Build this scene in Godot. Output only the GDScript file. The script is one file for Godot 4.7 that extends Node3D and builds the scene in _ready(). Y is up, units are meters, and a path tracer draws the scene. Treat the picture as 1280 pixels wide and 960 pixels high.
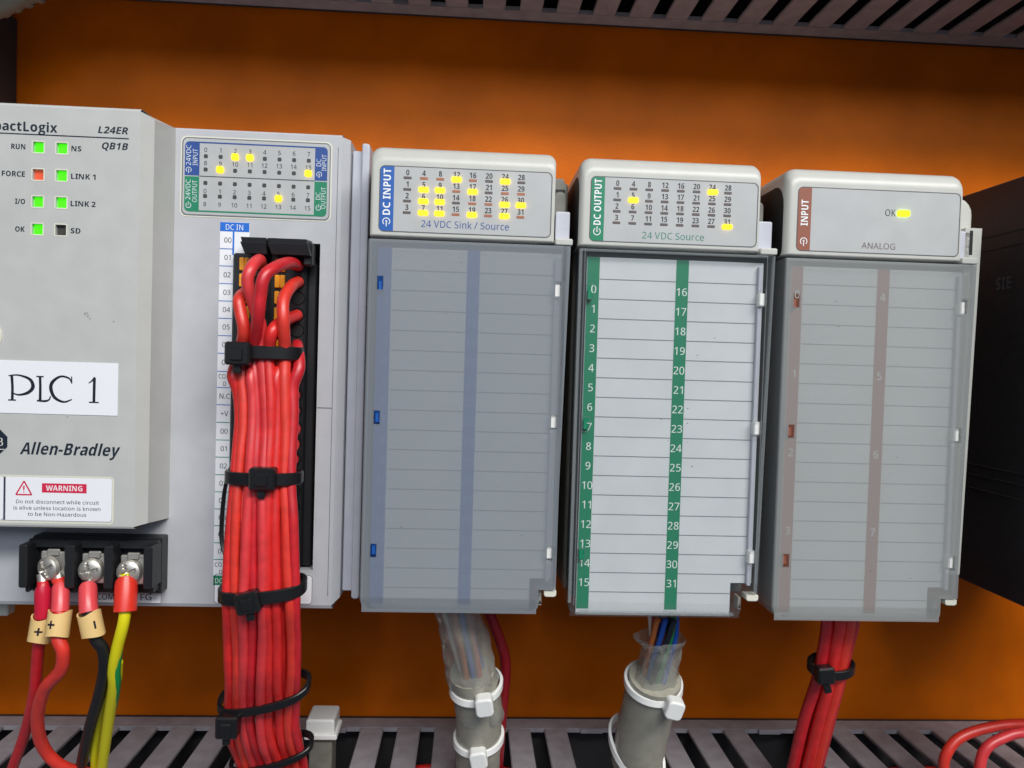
extends Node3D
# Close-up of an industrial controller with three modules on an orange panel. All lengths below are millimetres, scaled by MM.
const MM := 0.001
const BACK := -85.0          # the orange panel
var M := {}
var font_regular: Font
var font_bold: Font
var font_serif: Font
var text_cache := {}
var used_names := {}
var rng := RandomNumberGenerator.new()


class MB:
	var v := PackedVector3Array()
	var n := PackedVector3Array()
	var c := PackedColorArray()
	var ix := PackedInt32Array()
	var color := Color(1, 1, 1)

	func t3(a: Vector3, b: Vector3, d: Vector3, na: Vector3, nb: Vector3, nd: Vector3) -> void:
		var g := (b - a).cross(d - a)
		var k := v.size()
		if g.dot(na + nb + nd) > 0.0:
			v.append_array([a, d, b])
			n.append_array([na, nd, nb])
		else:
			v.append_array([a, b, d])
			n.append_array([na, nb, nd])
		c.append_array([color, color, color])
		ix.append_array([k, k + 1, k + 2])

	func q4(a: Vector3, b: Vector3, d: Vector3, e: Vector3, na: Vector3, nb: Vector3, nd: Vector3, ne: Vector3) -> void:
		t3(a, b, d, na, nb, nd)
		t3(a, d, e, na, nd, ne)

	func quad(a: Vector3, b: Vector3, d: Vector3, e: Vector3, nn: Vector3) -> void:
		q4(a, b, d, e, nn, nn, nn, nn)

	func flat(a: Vector3, b: Vector3, d: Vector3, e: Vector3, out: Vector3) -> void:
		var g := (b - a).cross(d - a).normalized()
		if g.dot(out) < 0.0:
			g = -g
		quad(a, b, d, e, g)

	func rect(x0: float, y0: float, x1: float, y1: float, z: float) -> void:
		quad(Vector3(x0, y0, z), Vector3(x1, y0, z), Vector3(x1, y1, z), Vector3(x0, y1, z), Vector3.BACK)

	# chamfered box round the point p with axes b and half sizes h
	func obox(p: Vector3, b: Basis, h: Vector3, ch := 0.25) -> void:
		ch = minf(ch, minf(h.x, minf(h.y, h.z)) * 0.9)
		for ax in 3:
			for s in [-1.0, 1.0]:
				var o := Vector3.ZERO
				o[ax] = s
				var u := (ax + 1) % 3
				var w := (ax + 2) % 3
				var pts := []
				for k in [[-1, -1], [1, -1], [1, 1], [-1, 1]]:
					var l := Vector3.ZERO
					l[ax] = s * h[ax]
					l[u] = k[0] * (h[u] - ch)
					l[w] = k[1] * (h[w] - ch)
					pts.append(p + b * l)
				quad(pts[0], pts[1], pts[2], pts[3], (b * o).normalized())
		if ch <= 0.0:
			return
		for ax in 3:
			var u := (ax + 1) % 3
			var w := (ax + 2) % 3
			for k in [[-1, -1], [1, -1], [1, 1], [-1, 1]]:
				var pts := []
				for e in [[-1, 0], [1, 0], [1, 1], [-1, 1]]:
					var l := Vector3.ZERO
					l[ax] = e[0] * (h[ax] - ch)
					l[u] = k[0] * (h[u] - (ch if e[1] == 1 else 0.0))
					l[w] = k[1] * (h[w] - (0.0 if e[1] == 1 else ch))
					pts.append(p + b * l)
				var o := Vector3.ZERO
				o[u] = k[0]
				o[w] = k[1]
				quad(pts[0], pts[1], pts[2], pts[3], (b * o).normalized())
		for sx in [-1.0, 1.0]:
			for sy in [-1.0, 1.0]:
				for sz in [-1.0, 1.0]:
					var s := Vector3(sx, sy, sz)
					var nn := (b * s).normalized()
					t3(p + b * (s * (h - Vector3(0, ch, ch))), p + b * (s * (h - Vector3(ch, 0, ch))), p + b * (s * (h - Vector3(ch, ch, 0))), nn, nn, nn)

	func box(x0: float, y0: float, z0: float, x1: float, y1: float, z1: float, ch := 0.25) -> void:
		obox(Vector3(x0 + x1, y0 + y1, z0 + z1) / 2, Basis(), Vector3(absf(x1 - x0), absf(y1 - y0), absf(z1 - z0)) / 2, ch)

	# rounded rectangle: radii of the corners top right, top left, bottom left, bottom right
	static func rr(x0: float, x1: float, y0: float, y1: float, rad: Array, st := 5) -> Array:
		var p := []
		var m := []
		var cs := [Vector2(x1, y1), Vector2(x0, y1), Vector2(x0, y0), Vector2(x1, y0)]
		var sg := [Vector2(1, 1), Vector2(-1, 1), Vector2(-1, -1), Vector2(1, -1)]
		for k in 4:
			var r: float = maxf(rad[k], 0.02)
			for i in st + 1:
				var a := (k + float(i) / st) * PI / 2
				var d := Vector2(cos(a), sin(a))
				p.append(cs[k] - sg[k] * r + d * r)
				m.append(d)
		return [p, m]

	# rounded rectangle from z0 to z1 whose front edge is rounded: ins = [left, right, bottom, top] over the depth dz
	func slab(x0: float, x1: float, y0: float, y1: float, z0: float, z1: float, rad: Array, ins: Array, dz: float, cap := true, back := false, st := 5) -> void:
		var rings := []
		var seg := 5 if dz > 0.3 else 2
		for k in seg + 2:
			var a := 0.0 if k == 0 else float(k - 1) / seg * PI / 2
			var s := 1.0 - cos(a)
			var r2 := []
			var least: float = minf(minf(ins[0], ins[1]), minf(ins[2], ins[3])) * s
			for r in rad:
				r2.append(maxf(r - least, 0.02))
			var o := rr(x0 + ins[0] * s, x1 - ins[1] * s, y0 + ins[2] * s, y1 - ins[3] * s, r2, st)
			rings.append([o[0], o[1], z0 if k == 0 else z1 - dz * (1.0 - sin(a)), a])
		for k in rings.size() - 1:
			var A: Array = rings[k]
			var B: Array = rings[k + 1]
			var m: int = A[0].size()
			for i in m:
				var j := (i + 1) % m
				var na := Vector3(A[1][i].x * cos(A[3]), A[1][i].y * cos(A[3]), sin(A[3]))
				var nb := Vector3(A[1][j].x * cos(A[3]), A[1][j].y * cos(A[3]), sin(A[3]))
				var nc := Vector3(B[1][j].x * cos(B[3]), B[1][j].y * cos(B[3]), sin(B[3]))
				var nd := Vector3(B[1][i].x * cos(B[3]), B[1][i].y * cos(B[3]), sin(B[3]))
				q4(Vector3(A[0][i].x, A[0][i].y, A[2]), Vector3(A[0][j].x, A[0][j].y, A[2]), Vector3(B[0][j].x, B[0][j].y, B[2]), Vector3(B[0][i].x, B[0][i].y, B[2]), na, nb, nc, nd)
		if cap:
			fan(rings[-1][0], z1, 1.0)
		if back:
			fan(rings[0][0], z0, -1.0)

	func fan(p: Array, z: float, s: float) -> void:
		var mid := Vector2.ZERO
		for a in p:
			mid += a / p.size()
		for i in p.size():
			var a: Vector2 = p[i]
			var b: Vector2 = p[(i + 1) % p.size()]
			t3(Vector3(mid.x, mid.y, z), Vector3(a.x, a.y, z), Vector3(b.x, b.y, z), Vector3(0, 0, s), Vector3(0, 0, s), Vector3(0, 0, s))

	# thin flat rounded outline, like a printed frame or the gap round a label
	func outline(x0: float, x1: float, y0: float, y1: float, r: float, w: float, z: float) -> void:
		var a: Array = rr(x0, x1, y0, y1, [r, r, r, r])[0]
		var b: Array = rr(x0 + w, x1 - w, y0 + w, y1 - w, [r - w, r - w, r - w, r - w])[0]
		for i in a.size():
			var j := (i + 1) % a.size()
			quad(Vector3(a[i].x, a[i].y, z), Vector3(a[j].x, a[j].y, z), Vector3(b[j].x, b[j].y, z), Vector3(b[i].x, b[i].y, z), Vector3.BACK)

	func disc(x: float, y: float, z: float, r: float, seg := 24, r_in := 0.0, a0 := 0.0, a1 := TAU) -> void:
		for i in seg:
			var p := Vector2.from_angle(lerpf(a0, a1, float(i) / seg))
			var q := Vector2.from_angle(lerpf(a0, a1, float(i + 1) / seg))
			quad(Vector3(x + p.x * r_in, y + p.y * r_in, z), Vector3(x + p.x * r, y + p.y * r, z), Vector3(x + q.x * r, y + q.y * r, z), Vector3(x + q.x * r_in, y + q.y * r_in, z), Vector3.BACK)

	# flat sheet in the plane z with rectangular holes [x0, y0, x1, y1]; wall > 0 gives the holes sides that deep
	func sheet(x0: float, y0: float, x1: float, y1: float, z: float, holes: Array, wall := 0.0) -> void:
		var xs := [x0, x1]
		var ys := [y0, y1]
		for h in holes:
			xs.append_array([h[0], h[2]])
			ys.append_array([h[1], h[3]])
		xs.sort()
		ys.sort()
		for i in xs.size() - 1:
			for j in ys.size() - 1:
				if xs[i + 1] - xs[i] < 1e-4 or ys[j + 1] - ys[j] < 1e-4:
					continue
				var mx: float = (xs[i] + xs[i + 1]) / 2
				var my: float = (ys[j] + ys[j + 1]) / 2
				var open := false
				for h in holes:
					open = open or (mx > h[0] and mx < h[2] and my > h[1] and my < h[3])
				if not open:
					rect(xs[i], ys[j], xs[i + 1], ys[j + 1], z)
		if wall > 0.0:
			for h in holes:
				flat(Vector3(h[0], h[1], z), Vector3(h[0], h[3], z), Vector3(h[0], h[3], z - wall), Vector3(h[0], h[1], z - wall), Vector3.RIGHT)
				flat(Vector3(h[2], h[1], z), Vector3(h[2], h[3], z), Vector3(h[2], h[3], z - wall), Vector3(h[2], h[1], z - wall), Vector3.LEFT)
				flat(Vector3(h[0], h[1], z), Vector3(h[2], h[1], z), Vector3(h[2], h[1], z - wall), Vector3(h[0], h[1], z - wall), Vector3.UP)
				flat(Vector3(h[0], h[3], z), Vector3(h[2], h[3], z), Vector3(h[2], h[3], z - wall), Vector3(h[0], h[3], z - wall), Vector3.DOWN)

	static func smooth_path(p: Array, per := 6) -> Array:
		var o := []
		for i in p.size() - 1:
			var a: Vector3 = p[maxi(i - 1, 0)]
			var b: Vector3 = p[i]
			var d: Vector3 = p[i + 1]
			var e: Vector3 = p[mini(i + 2, p.size() - 1)]
			for k in per:
				o.append(b.cubic_interpolate(d, a, e, float(k) / per))
		o.append(p[-1])
		return o

	# round tube along p; r is a number or one radius per point; flatx squashes it
	func tube(p: Array, r: Variant, sides := 12, caps := true) -> void:
		var up := Vector3(0.3, 0.2, 1.0).normalized()
		var rings := []
		for i in p.size():
			var t: Vector3 = (p[mini(i + 1, p.size() - 1)] - p[maxi(i - 1, 0)]).normalized()
			up = (up - t * up.dot(t)).normalized()
			var w := t.cross(up)
			var rad: float = r[i] if r is Array or r is PackedFloat32Array else r
			var ring := []
			for k in sides:
				var a := TAU * k / sides
				var d := up * cos(a) + w * sin(a)
				ring.append([p[i] + d * rad, d])
			rings.append([ring, t])
		for i in rings.size() - 1:
			for k in sides:
				var l := (k + 1) % sides
				var a: Array = rings[i][0][k]
				var b: Array = rings[i][0][l]
				var d: Array = rings[i + 1][0][l]
				var e: Array = rings[i + 1][0][k]
				q4(a[0], b[0], d[0], e[0], a[1], b[1], d[1], e[1])
		if caps:
			for e in [[0, -1.0], [rings.size() - 1, 1.0]]:
				for k in sides:
					var nn: Vector3 = rings[e[0]][1] * e[1]
					t3(p[e[0]], rings[e[0]][0][k][0], rings[e[0]][0][(k + 1) % sides][0], nn, nn, nn)

	# flat band along a path; outs are its outward directions
	func band(p: Array, outs: Array, w: float, th: float, closed := true) -> void:
		var m := p.size()
		var st := []
		for i in m:
			var t: Vector3 = (p[(i + 1) % m] - p[(i + m - 1) % m]).normalized() if closed else (p[mini(i + 1, m - 1)] - p[maxi(i - 1, 0)]).normalized()
			var o: Vector3 = (outs[i] - t * t.dot(outs[i])).normalized()
			var b := t.cross(o)
			st.append([p[i], o, b])
		for i in (m if closed else m - 1):
			var A: Array = st[i]
			var B: Array = st[(i + 1) % m]
			var hw := w / 2
			var e := minf(0.22, th * 0.3)
			var prof := [Vector2(-hw, -th / 2), Vector2(hw, -th / 2), Vector2(hw, th / 2 - e), Vector2(hw - e, th / 2), Vector2(-hw + e, th / 2), Vector2(-hw, th / 2 - e)]
			for k in 6:
				var f: Vector2 = prof[k]
				var g: Vector2 = prof[(k + 1) % 6]
				var nd := Vector2(g.y - f.y, f.x - g.x).normalized()
				q4(A[0] + A[2] * f.x + A[1] * f.y, A[0] + A[2] * g.x + A[1] * g.y, B[0] + B[2] * g.x + B[1] * g.y, B[0] + B[2] * f.x + B[1] * f.y, A[2] * nd.x + A[1] * nd.y, A[2] * nd.x + A[1] * nd.y, B[2] * nd.x + B[1] * nd.y, B[2] * nd.x + B[1] * nd.y)

	func mesh() -> ArrayMesh:
		var s := []
		s.resize(Mesh.ARRAY_MAX)
		var w := PackedVector3Array()
		w.resize(v.size())
		for i in v.size():
			w[i] = v[i] * 0.001
		s[Mesh.ARRAY_VERTEX] = w
		s[Mesh.ARRAY_NORMAL] = n
		s[Mesh.ARRAY_COLOR] = c
		s[Mesh.ARRAY_INDEX] = ix
		var m := ArrayMesh.new()
		m.add_surface_from_arrays(Mesh.PRIMITIVE_TRIANGLES, s)
		return m


# ---------------------------------------------------------------- names and things
func numbered(called: String) -> String:
	var k: int = used_names.get(called, 0)
	used_names[called] = k + 1
	return called if k == 0 else "%s_%03d" % [called, k]


func tag(o: Node, label: String, category: String, group := "") -> Node:
	o.set_meta("label", label)
	o.set_meta("category", category)
	if group:
		o.set_meta("group", group)
	return o


func thing(called: String, label: String, category: String, group := "") -> Node3D:
	var o := Node3D.new()
	o.name = numbered(called)
	add_child(o)
	tag(o, label, category, group)
	return o


func obj(called: String, mb: MB, mat: Material, parent: Node = self) -> MeshInstance3D:
	var o := MeshInstance3D.new()
	o.mesh = mb.mesh()
	o.material_override = mat
	if parent == self:
		o.name = numbered(called)
		add_child(o)
	else:
		var k := 0
		var free := called
		while parent.has_node(NodePath(free)):
			k += 1
			free = "%s_%03d" % [called, k]
		o.name = free
		parent.add_child(o)
	return o


func stuff(o: MeshInstance3D) -> MeshInstance3D:
	o.set_meta("kind", "stuff")
	return o


# ---------------------------------------------------------------- lettering
func lin(r: float, g: float, b: float) -> Color:
	return Color(r / 255.0, g / 255.0, b / 255.0).srgb_to_linear()


func glyphs(s: String, f: Font) -> Array:
	var key := [s, f]
	if not text_cache.has(key):
		var t := TextMesh.new()
		t.font = f
		t.text = s
		t.font_size = 48
		t.pixel_size = 1.0 / 48.0
		t.curve_step = 3.0
		t.depth = 0.02
		t.horizontal_alignment = HORIZONTAL_ALIGNMENT_LEFT
		t.vertical_alignment = VERTICAL_ALIGNMENT_BOTTOM
		var tris := []
		var lo := Vector2(1e9, 1e9)
		var hi := Vector2(-1e9, -1e9)
		for k in t.get_surface_count():
			var a := t.surface_get_arrays(k)
			var vv: PackedVector3Array = a[Mesh.ARRAY_VERTEX]
			var nn: PackedVector3Array = a[Mesh.ARRAY_NORMAL]
			var id: PackedInt32Array = a[Mesh.ARRAY_INDEX] if a[Mesh.ARRAY_INDEX] != null else PackedInt32Array(range(vv.size()))
			for i in range(0, id.size(), 3):
				if nn[id[i]].z > 0.5:
					for j in 3:
						var p := Vector2(vv[id[i + j]].x, vv[id[i + j]].y)
						tris.append(p)
						lo = lo.min(p)
						hi = hi.max(p)
		text_cache[key] = [tris, lo, hi]
	return text_cache[key]


# text in the plane z; (x, y) is on the baseline. o: align -1 0 1, width, shear, turn (degrees), font, bold
func txt(mb: MB, s: String, x: float, y: float, z: float, cap: float, col: Color, o := {}) -> void:
	var f: Font = o.get("font", font_bold if o.get("bold", false) else font_regular)
	var g := glyphs(s, f)
	var h := glyphs("H", f)
	if g[0].is_empty():
		return
	var ky: float = cap / (h[2].y - h[1].y)
	var base: float = h[1].y
	var wide: float = g[2].x - g[1].x
	var kx: float = ky * o.get("stretch", 1.0)
	if o.has("width"):
		kx = o.width / wide
	var shift: float = [0.0, 0.5, 1.0][int(o.get("align", -1)) + 1] * wide
	var shear: float = o.get("shear", 0.0)
	var turn: float = deg_to_rad(o.get("turn", 0.0))
	var was := mb.color
	mb.color = col
	var tr: Array = g[0]
	for i in range(0, tr.size(), 3):
		var p := []
		for j in 3:
			var a: Vector2 = tr[i + j]
			var l := Vector2((a.x - g[1].x - shift) * kx, (a.y - base) * ky)
			l.x += l.y * shear
			l = l.rotated(turn)
			p.append(Vector3(x + l.x, y + l.y, z))
		mb.t3(p[0], p[1], p[2], Vector3.BACK, Vector3.BACK, Vector3.BACK)
	mb.color = was


# pen stroke of changing width in the plane z
func stroke(mb: MB, pts: Array, widths: Array, z: float) -> void:
	var p3 := []
	for p in pts:
		p3.append(Vector3(p.x, p.y, 0))
	var sm := MB.smooth_path(p3, 6)
	var left := []
	var right := []
	for i in sm.size():
		var t: Vector3 = (sm[mini(i + 1, sm.size() - 1)] - sm[maxi(i - 1, 0)]).normalized()
		var at := float(i) / (sm.size() - 1) * (widths.size() - 1)
		var w: float = lerpf(widths[int(at)], widths[mini(int(at) + 1, widths.size() - 1)], at - int(at)) * 0.62
		var nn := Vector3(-t.y, t.x, 0) * w
		left.append(sm[i] + nn + Vector3(0, 0, z))
		right.append(sm[i] - nn + Vector3(0, 0, z))
	for i in sm.size() - 1:
		mb.quad(left[i], left[i + 1], right[i + 1], right[i], Vector3.BACK)


# ---------------------------------------------------------------- materials
func noise_tex(freq: float, lo: float, hi: float, seed_: int, octaves := 4, size := 512, kind := FastNoiseLite.TYPE_SIMPLEX_SMOOTH) -> NoiseTexture2D:
	var f := FastNoiseLite.new()
	f.seed = seed_
	f.frequency = freq
	f.noise_type = kind
	f.fractal_octaves = octaves
	var t := NoiseTexture2D.new()
	t.width = size
	t.height = size
	t.seamless = true
	t.noise = f
	var g := Gradient.new()
	g.set_color(0, Color(lo, lo, lo))
	g.set_color(1, Color(hi, hi, hi))
	t.color_ramp = g
	return t


func mat(r: float, g: float, b: float, rough := 0.5, o := {}) -> StandardMaterial3D:
	var m := StandardMaterial3D.new()
	m.albedo_color = Color(r / 255.0, g / 255.0, b / 255.0, o.get("alpha", 1.0))
	m.roughness = rough
	m.metallic = o.get("metal", 0.0)
	m.metallic_specular = o.get("spec", 0.5)
	if o.has("alpha"):
		m.transparency = BaseMaterial3D.TRANSPARENCY_ALPHA
		m.cull_mode = BaseMaterial3D.CULL_DISABLED
	if o.has("grime"):
		m.albedo_texture = o.grime
		m.uv1_triplanar = true
		m.uv1_scale = Vector3.ONE * o.get("scale", 14.0)
	if o.has("bump"):
		m.heightmap_enabled = true
		m.heightmap_texture = o.bump
		m.heightmap_scale = o.get("depth", 0.004)
		m.uv1_triplanar = true
		m.uv1_scale = Vector3.ONE * o.get("scale", 14.0)
	if o.has("rough_tex"):
		m.roughness_texture = o.rough_tex
		m.uv1_triplanar = true
		m.uv1_scale = Vector3.ONE * o.get("scale", 14.0)
	if o.get("vertex", false):
		m.vertex_color_use_as_albedo = true
	if o.has("glow"):
		m.emission_enabled = true
		m.emission = o.glow
		m.emission_energy_multiplier = o.get("power", 1.0)
	return m


func make_materials() -> void:
	var grime := noise_tex(0.008, 0.955, 1.0, 3, 5)
	var grime2 := noise_tex(0.02, 0.86, 1.0, 8, 5)
	var grain := noise_tex(0.2, 0.0, 1.0, 5, 3)
	var dust := noise_tex(0.03, 0.86, 1.0, 12, 5)
	M.face = mat(196, 197, 194, 0.42, {grime = grime, bump = grain, depth = 0.0012, scale = 22.0})
	M.body = mat(192, 193, 198, 0.46, {grime = grime, bump = grain, depth = 0.0012, scale = 22.0})
	M.head = mat(199, 199, 193, 0.36, {grime = grime, bump = grain, depth = 0.0014, scale = 26.0})
	M.label_grey = mat(186, 188, 189, 0.4, {grime = grime, scale = 20.0})
	M.housing = mat(128, 126, 118, 0.5, {grime = grime2, scale = 18.0})
	M.clip = mat(192, 194, 205, 0.4, {grime = grime, scale = 30.0})
	M.ivory = mat(222, 220, 206, 0.4)
	M.black = mat(30, 31, 34, 0.42, {bump = grain, depth = 0.002, scale = 40.0})
	M.black_matt = mat(16, 17, 20, 0.6)
	M.tie = mat(22, 22, 24, 0.35, {bump = grain, depth = 0.002, scale = 40.0})
	M.tie_white = mat(232, 232, 230, 0.35)
	M.paper = mat(214, 219, 222, 0.6, {grime = grime, scale = 12.0})
	M.sticker = mat(240, 241, 246, 0.45)
	M.print = mat(255, 255, 255, 0.5, {vertex = true})
	M.blue = mat(24, 90, 175, 0.4)
	M.green = mat(12, 128, 92, 0.4)
	M.brown = mat(146, 86, 66, 0.4)
	M.navy_blue = mat(36, 78, 150, 0.4)
	M.bright_blue = mat(22, 110, 215, 0.4)
	M.panel = mat(218, 106, 5, 0.36, {metal = 0.2, grime = noise_tex(0.005, 0.84, 1.0, 21, 5), bump = grain, depth = 0.0022, scale = 8.0, spec = 0.25})
	M.duct = mat(160, 155, 162, 0.55, {grime = dust, bump = grain, depth = 0.002, scale = 9.0})
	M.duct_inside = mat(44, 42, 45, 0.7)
	M.device = mat(44, 44, 47, 0.5, {grime = dust, bump = grain, depth = 0.003, scale = 14.0})
	M.device_print = mat(50, 50, 54, 0.5)
	M.orange_lever = mat(252, 168, 36, 0.35)
	M.nickel = mat(206, 202, 194, 1.0, {metal = 0.8, rough_tex = noise_tex(0.05, 0.36, 0.56, 31, 4), scale = 60.0})
	M.red = []
	for k in [[234, 42, 40], [240, 60, 46], [220, 33, 44], [236, 62, 66]]:
		M.red.append(mat(k[0], k[1], k[2], 0.4, {spec = 0.62, grime = noise_tex(0.03, 0.85, 1.0, 41, 4, 256), scale = 30.0}))
	M.red_dark = mat(150, 16, 30, 0.4)
	M.sleeve_red = mat(226, 76, 82, 0.3)
	M.sleeve_crimson = mat(198, 30, 58, 0.25)
	M.sleeve_orange = mat(226, 54, 40, 0.32)
	M.wire_black = mat(26, 26, 27, 0.4)
	M.wire_yellow = mat(224, 214, 22, 0.35)
	M.wire_green = mat(20, 140, 70, 0.35)
	M.marker = mat(238, 202, 136, 0.42, {grime = grime, scale = 40.0})
	M.jacket = mat(170, 166, 152, 0.34, {grime = grime2, scale = 20.0})
	M.clear = mat(178, 178, 168, 0.12, {alpha = 0.44})
	M.door_clear = mat(120, 126, 126, 0.12, {alpha = 0.10})
	M.door_edge = mat(140, 146, 148, 0.12, {alpha = 0.08})
	M.door_blue = mat(142, 148, 155, 0.24, {alpha = 0.6})
	M.door_grey = mat(164, 167, 166, 0.24, {alpha = 0.52})
	M.door_rim = mat(176, 182, 184, 0.12, {alpha = 0.3})
	M.cores = [mat(30, 80, 170, 0.4), mat(18, 130, 76, 0.4), mat(232, 228, 214, 0.4), mat(190, 104, 50, 0.4), mat(30, 32, 44, 0.4), mat(60, 90, 160, 0.4), mat(170, 50, 50, 0.4)]
	M.led_off = mat(92, 84, 80, 0.4)
	M.led_warm = mat(166, 104, 74, 0.4)
	M.led_dark = mat(64, 62, 60, 0.4)
	M.led_yellow = mat(255, 205, 20, 0.4, {glow = Color(1.0, 0.84, 0.02), power = 1.05})
	M.led_green = mat(60, 220, 10, 0.4, {glow = Color(0.30, 1.0, 0.02), power = 0.8})
	M.led_lime = mat(190, 230, 0, 0.4, {glow = Color(0.82, 1.0, 0.0), power = 1.3})
	M.led_red = mat(200, 70, 40, 0.4, {glow = Color(0.9, 0.4, 0.22), power = 0.4})
	M.gauze = mat(124, 124, 112, 0.4, {grime = dust, scale = 20.0})


# ---------------------------------------------------------------- the scene
func _ready() -> void:
	rng.seed = 11
	var cam := Camera3D.new()
	cam.name = "camera"
	cam.position = Vector3(0, 0, 0.2)
	cam.rotation_degrees = Vector3(-1.6, -3.1, 1.75)
	cam.fov = 53.08
	cam.near = 0.005
	cam.far = 20.0
	add_child(cam)
	cam.current = true
	var we := WorldEnvironment.new()
	we.name = "environment"
	var e := Environment.new()
	e.background_mode = Environment.BG_COLOR
	e.background_color = Color(0.62, 0.65, 0.72)
	e.background_energy_multiplier = 0.28
	e.tonemap_mode = Environment.TONE_MAPPER_LINEAR
	e.tonemap_exposure = 1.0
	e.sdfgi_enabled = true
	e.ssao_enabled = true
	e.ssil_enabled = true
	we.environment = e
	add_child(we)
	# the fluorescent ceiling fitting of the switch room, above and in front of the cabinet
	lamp("ceiling_lamp", Vector2(1.1, 0.22), Color(1.0, 0.99, 0.965), 1.75, Vector3(0.36, 0.76, 0.86))
	# the next fitting, further into the room and seen as the sheen on the orange panel
	lamp("far_ceiling_lamp", Vector2(2.6, 0.5), Color(0.88, 0.94, 1.0), 1.35, Vector3(0.2, 0.86, 2.1))

	font_regular = sys_font("Droid Sans", 400)
	font_bold = sys_font("Droid Sans", 700)
	font_serif = sys_font("Droid Serif", 400)
	make_materials()
	build_setting()
	build_controller()
	build_module("input_module", "grey input module under blue DC INPUT strip with hazy bluish door", 0.0, 0.0, "in")
	build_module("output_module", "grey output module with green strip and clear door showing numbered rows", 54.5, -0.4, "out")
	build_module("analog_module", "grey analog module with brown INPUT strip and one green light", 109.6, -0.8, "analog")
	build_end_cap()
	build_device()
	build_bundle()
	build_power_wires()
	build_cables()
	build_right_wires()
	build_corner()


func lamp(called: String, size: Vector2, color: Color, energy: float, at: Vector3) -> void:
	var l := AreaLight3D.new()
	l.name = called
	l.area_size = size
	l.light_color = color
	l.light_energy = energy
	l.area_range = 6.0
	l.shadow_enabled = true
	l.look_at_from_position(at, Vector3(0.02, 0, -0.03), Vector3.UP)
	add_child(l)


func sys_font(face: String, weight: int) -> Font:
	var f := SystemFont.new()
	f.font_names = PackedStringArray([face])
	f.font_weight = weight
	return f


func build_setting() -> void:
	var b := MB.new()
	b.box(-330, -330, BACK - 2, 360, 330, BACK, 0.0)
	obj("back_wall", b, M.panel).set_meta("kind", "structure")
	duct(-133.0, -1.0, 147.4, 13.27, "slotted grey wiring duct under the modules receiving all the cables", [[-66, -42], [-1, 12], [46, 66], [107.0, 121.5]])
	duct(124.6, 1.0, 193.9, 13.06, "slotted grey wiring duct along the top of the orange panel", [])


func duct(y: float, out: float, x0: float, pitch: float, label: String, gaps: Array) -> void:
	# the slotted wall that faces the modules lies at y; the duct goes on for 60 mm beyond it
	var t := thing("wiring_duct", label, "wiring duct", "slotted wiring ducts above and below the modules")
	var far := y + out * 60.0
	var b := MB.new()
	b.box(-260, minf(y, far), BACK + 0.2, 290, maxf(y, far), BACK + 2.0, 0.3)
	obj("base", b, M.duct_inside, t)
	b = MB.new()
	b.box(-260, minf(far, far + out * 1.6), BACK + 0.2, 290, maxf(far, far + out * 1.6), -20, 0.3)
	obj("outer_wall", b, M.duct_inside, t)
	b = MB.new()
	b.box(-260, minf(y, far) - 1.0, -19.5, 290, maxf(y, far) + 1.0, -18.0, 0.3)
	obj("lid", b, M.duct, t)
	b = MB.new()
	b.box(-260, minf(y, y + out * 1.6), BACK + 2.05, 290, maxf(y, y + out * 1.6), -75.9, 0.0)
	obj("spine", b, M.duct, t)
	for k in range(-7, 31):
		var a := x0 - pitch * k + 2.55
		var c := a + pitch - 5.1
		var cut := false
		for g in gaps:
			cut = cut or ((a + c) / 2 > g[0] and (a + c) / 2 < g[1])
		b = MB.new()
		if cut:
			# a finger snapped off: a short rough stub stays
			b.box(a, minf(y, y + out * 1.6), -75.89, c, maxf(y, y + out * 1.6), -74.9 + rng.randf() * 0.6, 0.2)
			obj("finger_stub", b, M.duct, t)
			continue
		var s := rng.randf_range(-0.25, 0.25)
		b.box(a, minf(y, y + out * 1.6) + s * 0.3, -75.89, c, maxf(y, y + out * 1.6) + s * 0.3, -20.0, 0.35)
		obj("finger", b, M.duct, t)


func led(parent: Node, x: float, y: float, z: float, w: float, h: float, m: Material, proud := 0.12) -> void:
	var b := MB.new()
	b.slab(x - w / 2, x + w / 2, y - h / 2, y + h / 2, z - 0.1, z + proud, [h * 0.25, h * 0.25, h * 0.25, h * 0.25], [0.08, 0.08, 0.08, 0.08], 0.08, true, false, 2)
	var o := obj("status_light", b, m, parent)
	if proud > 0.3:
		var l := OmniLight3D.new()
		l.name = "light"
		l.light_color = m.emission
		l.light_energy = 2.3e-7
		l.light_size = 0.0003
		l.omni_range = 0.05
		l.omni_attenuation = 2.0
		l.shadow_enabled = true
		l.position = Vector3(x, y, z + proud - 0.2) * MM
		o.add_child(l)


# the small round arrow sign printed at the foot of the coloured strips
func sign_in(b: MB, x: float, y: float, z: float, r: float, outward: bool) -> void:
	b.disc(x, y, z, r, 22, r * 0.78, -PI * 0.28, PI * 1.28) if not outward else b.disc(x, y, z, r, 22, r * 0.78, PI * 0.68, PI * 2.32)
	b.rect(x - r * 0.12, y - r * 1.25, x + r * 0.12, y + r * 0.15, z) if not outward else b.rect(x - r * 0.12, y - r * 0.1, x + r * 0.12, y + r * 1.3, z)
	b.t3(Vector3(x - r * 0.34, y, z), Vector3(x + r * 0.34, y, z), Vector3(x, y + r * 0.45, z), Vector3.BACK, Vector3.BACK, Vector3.BACK)


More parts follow.
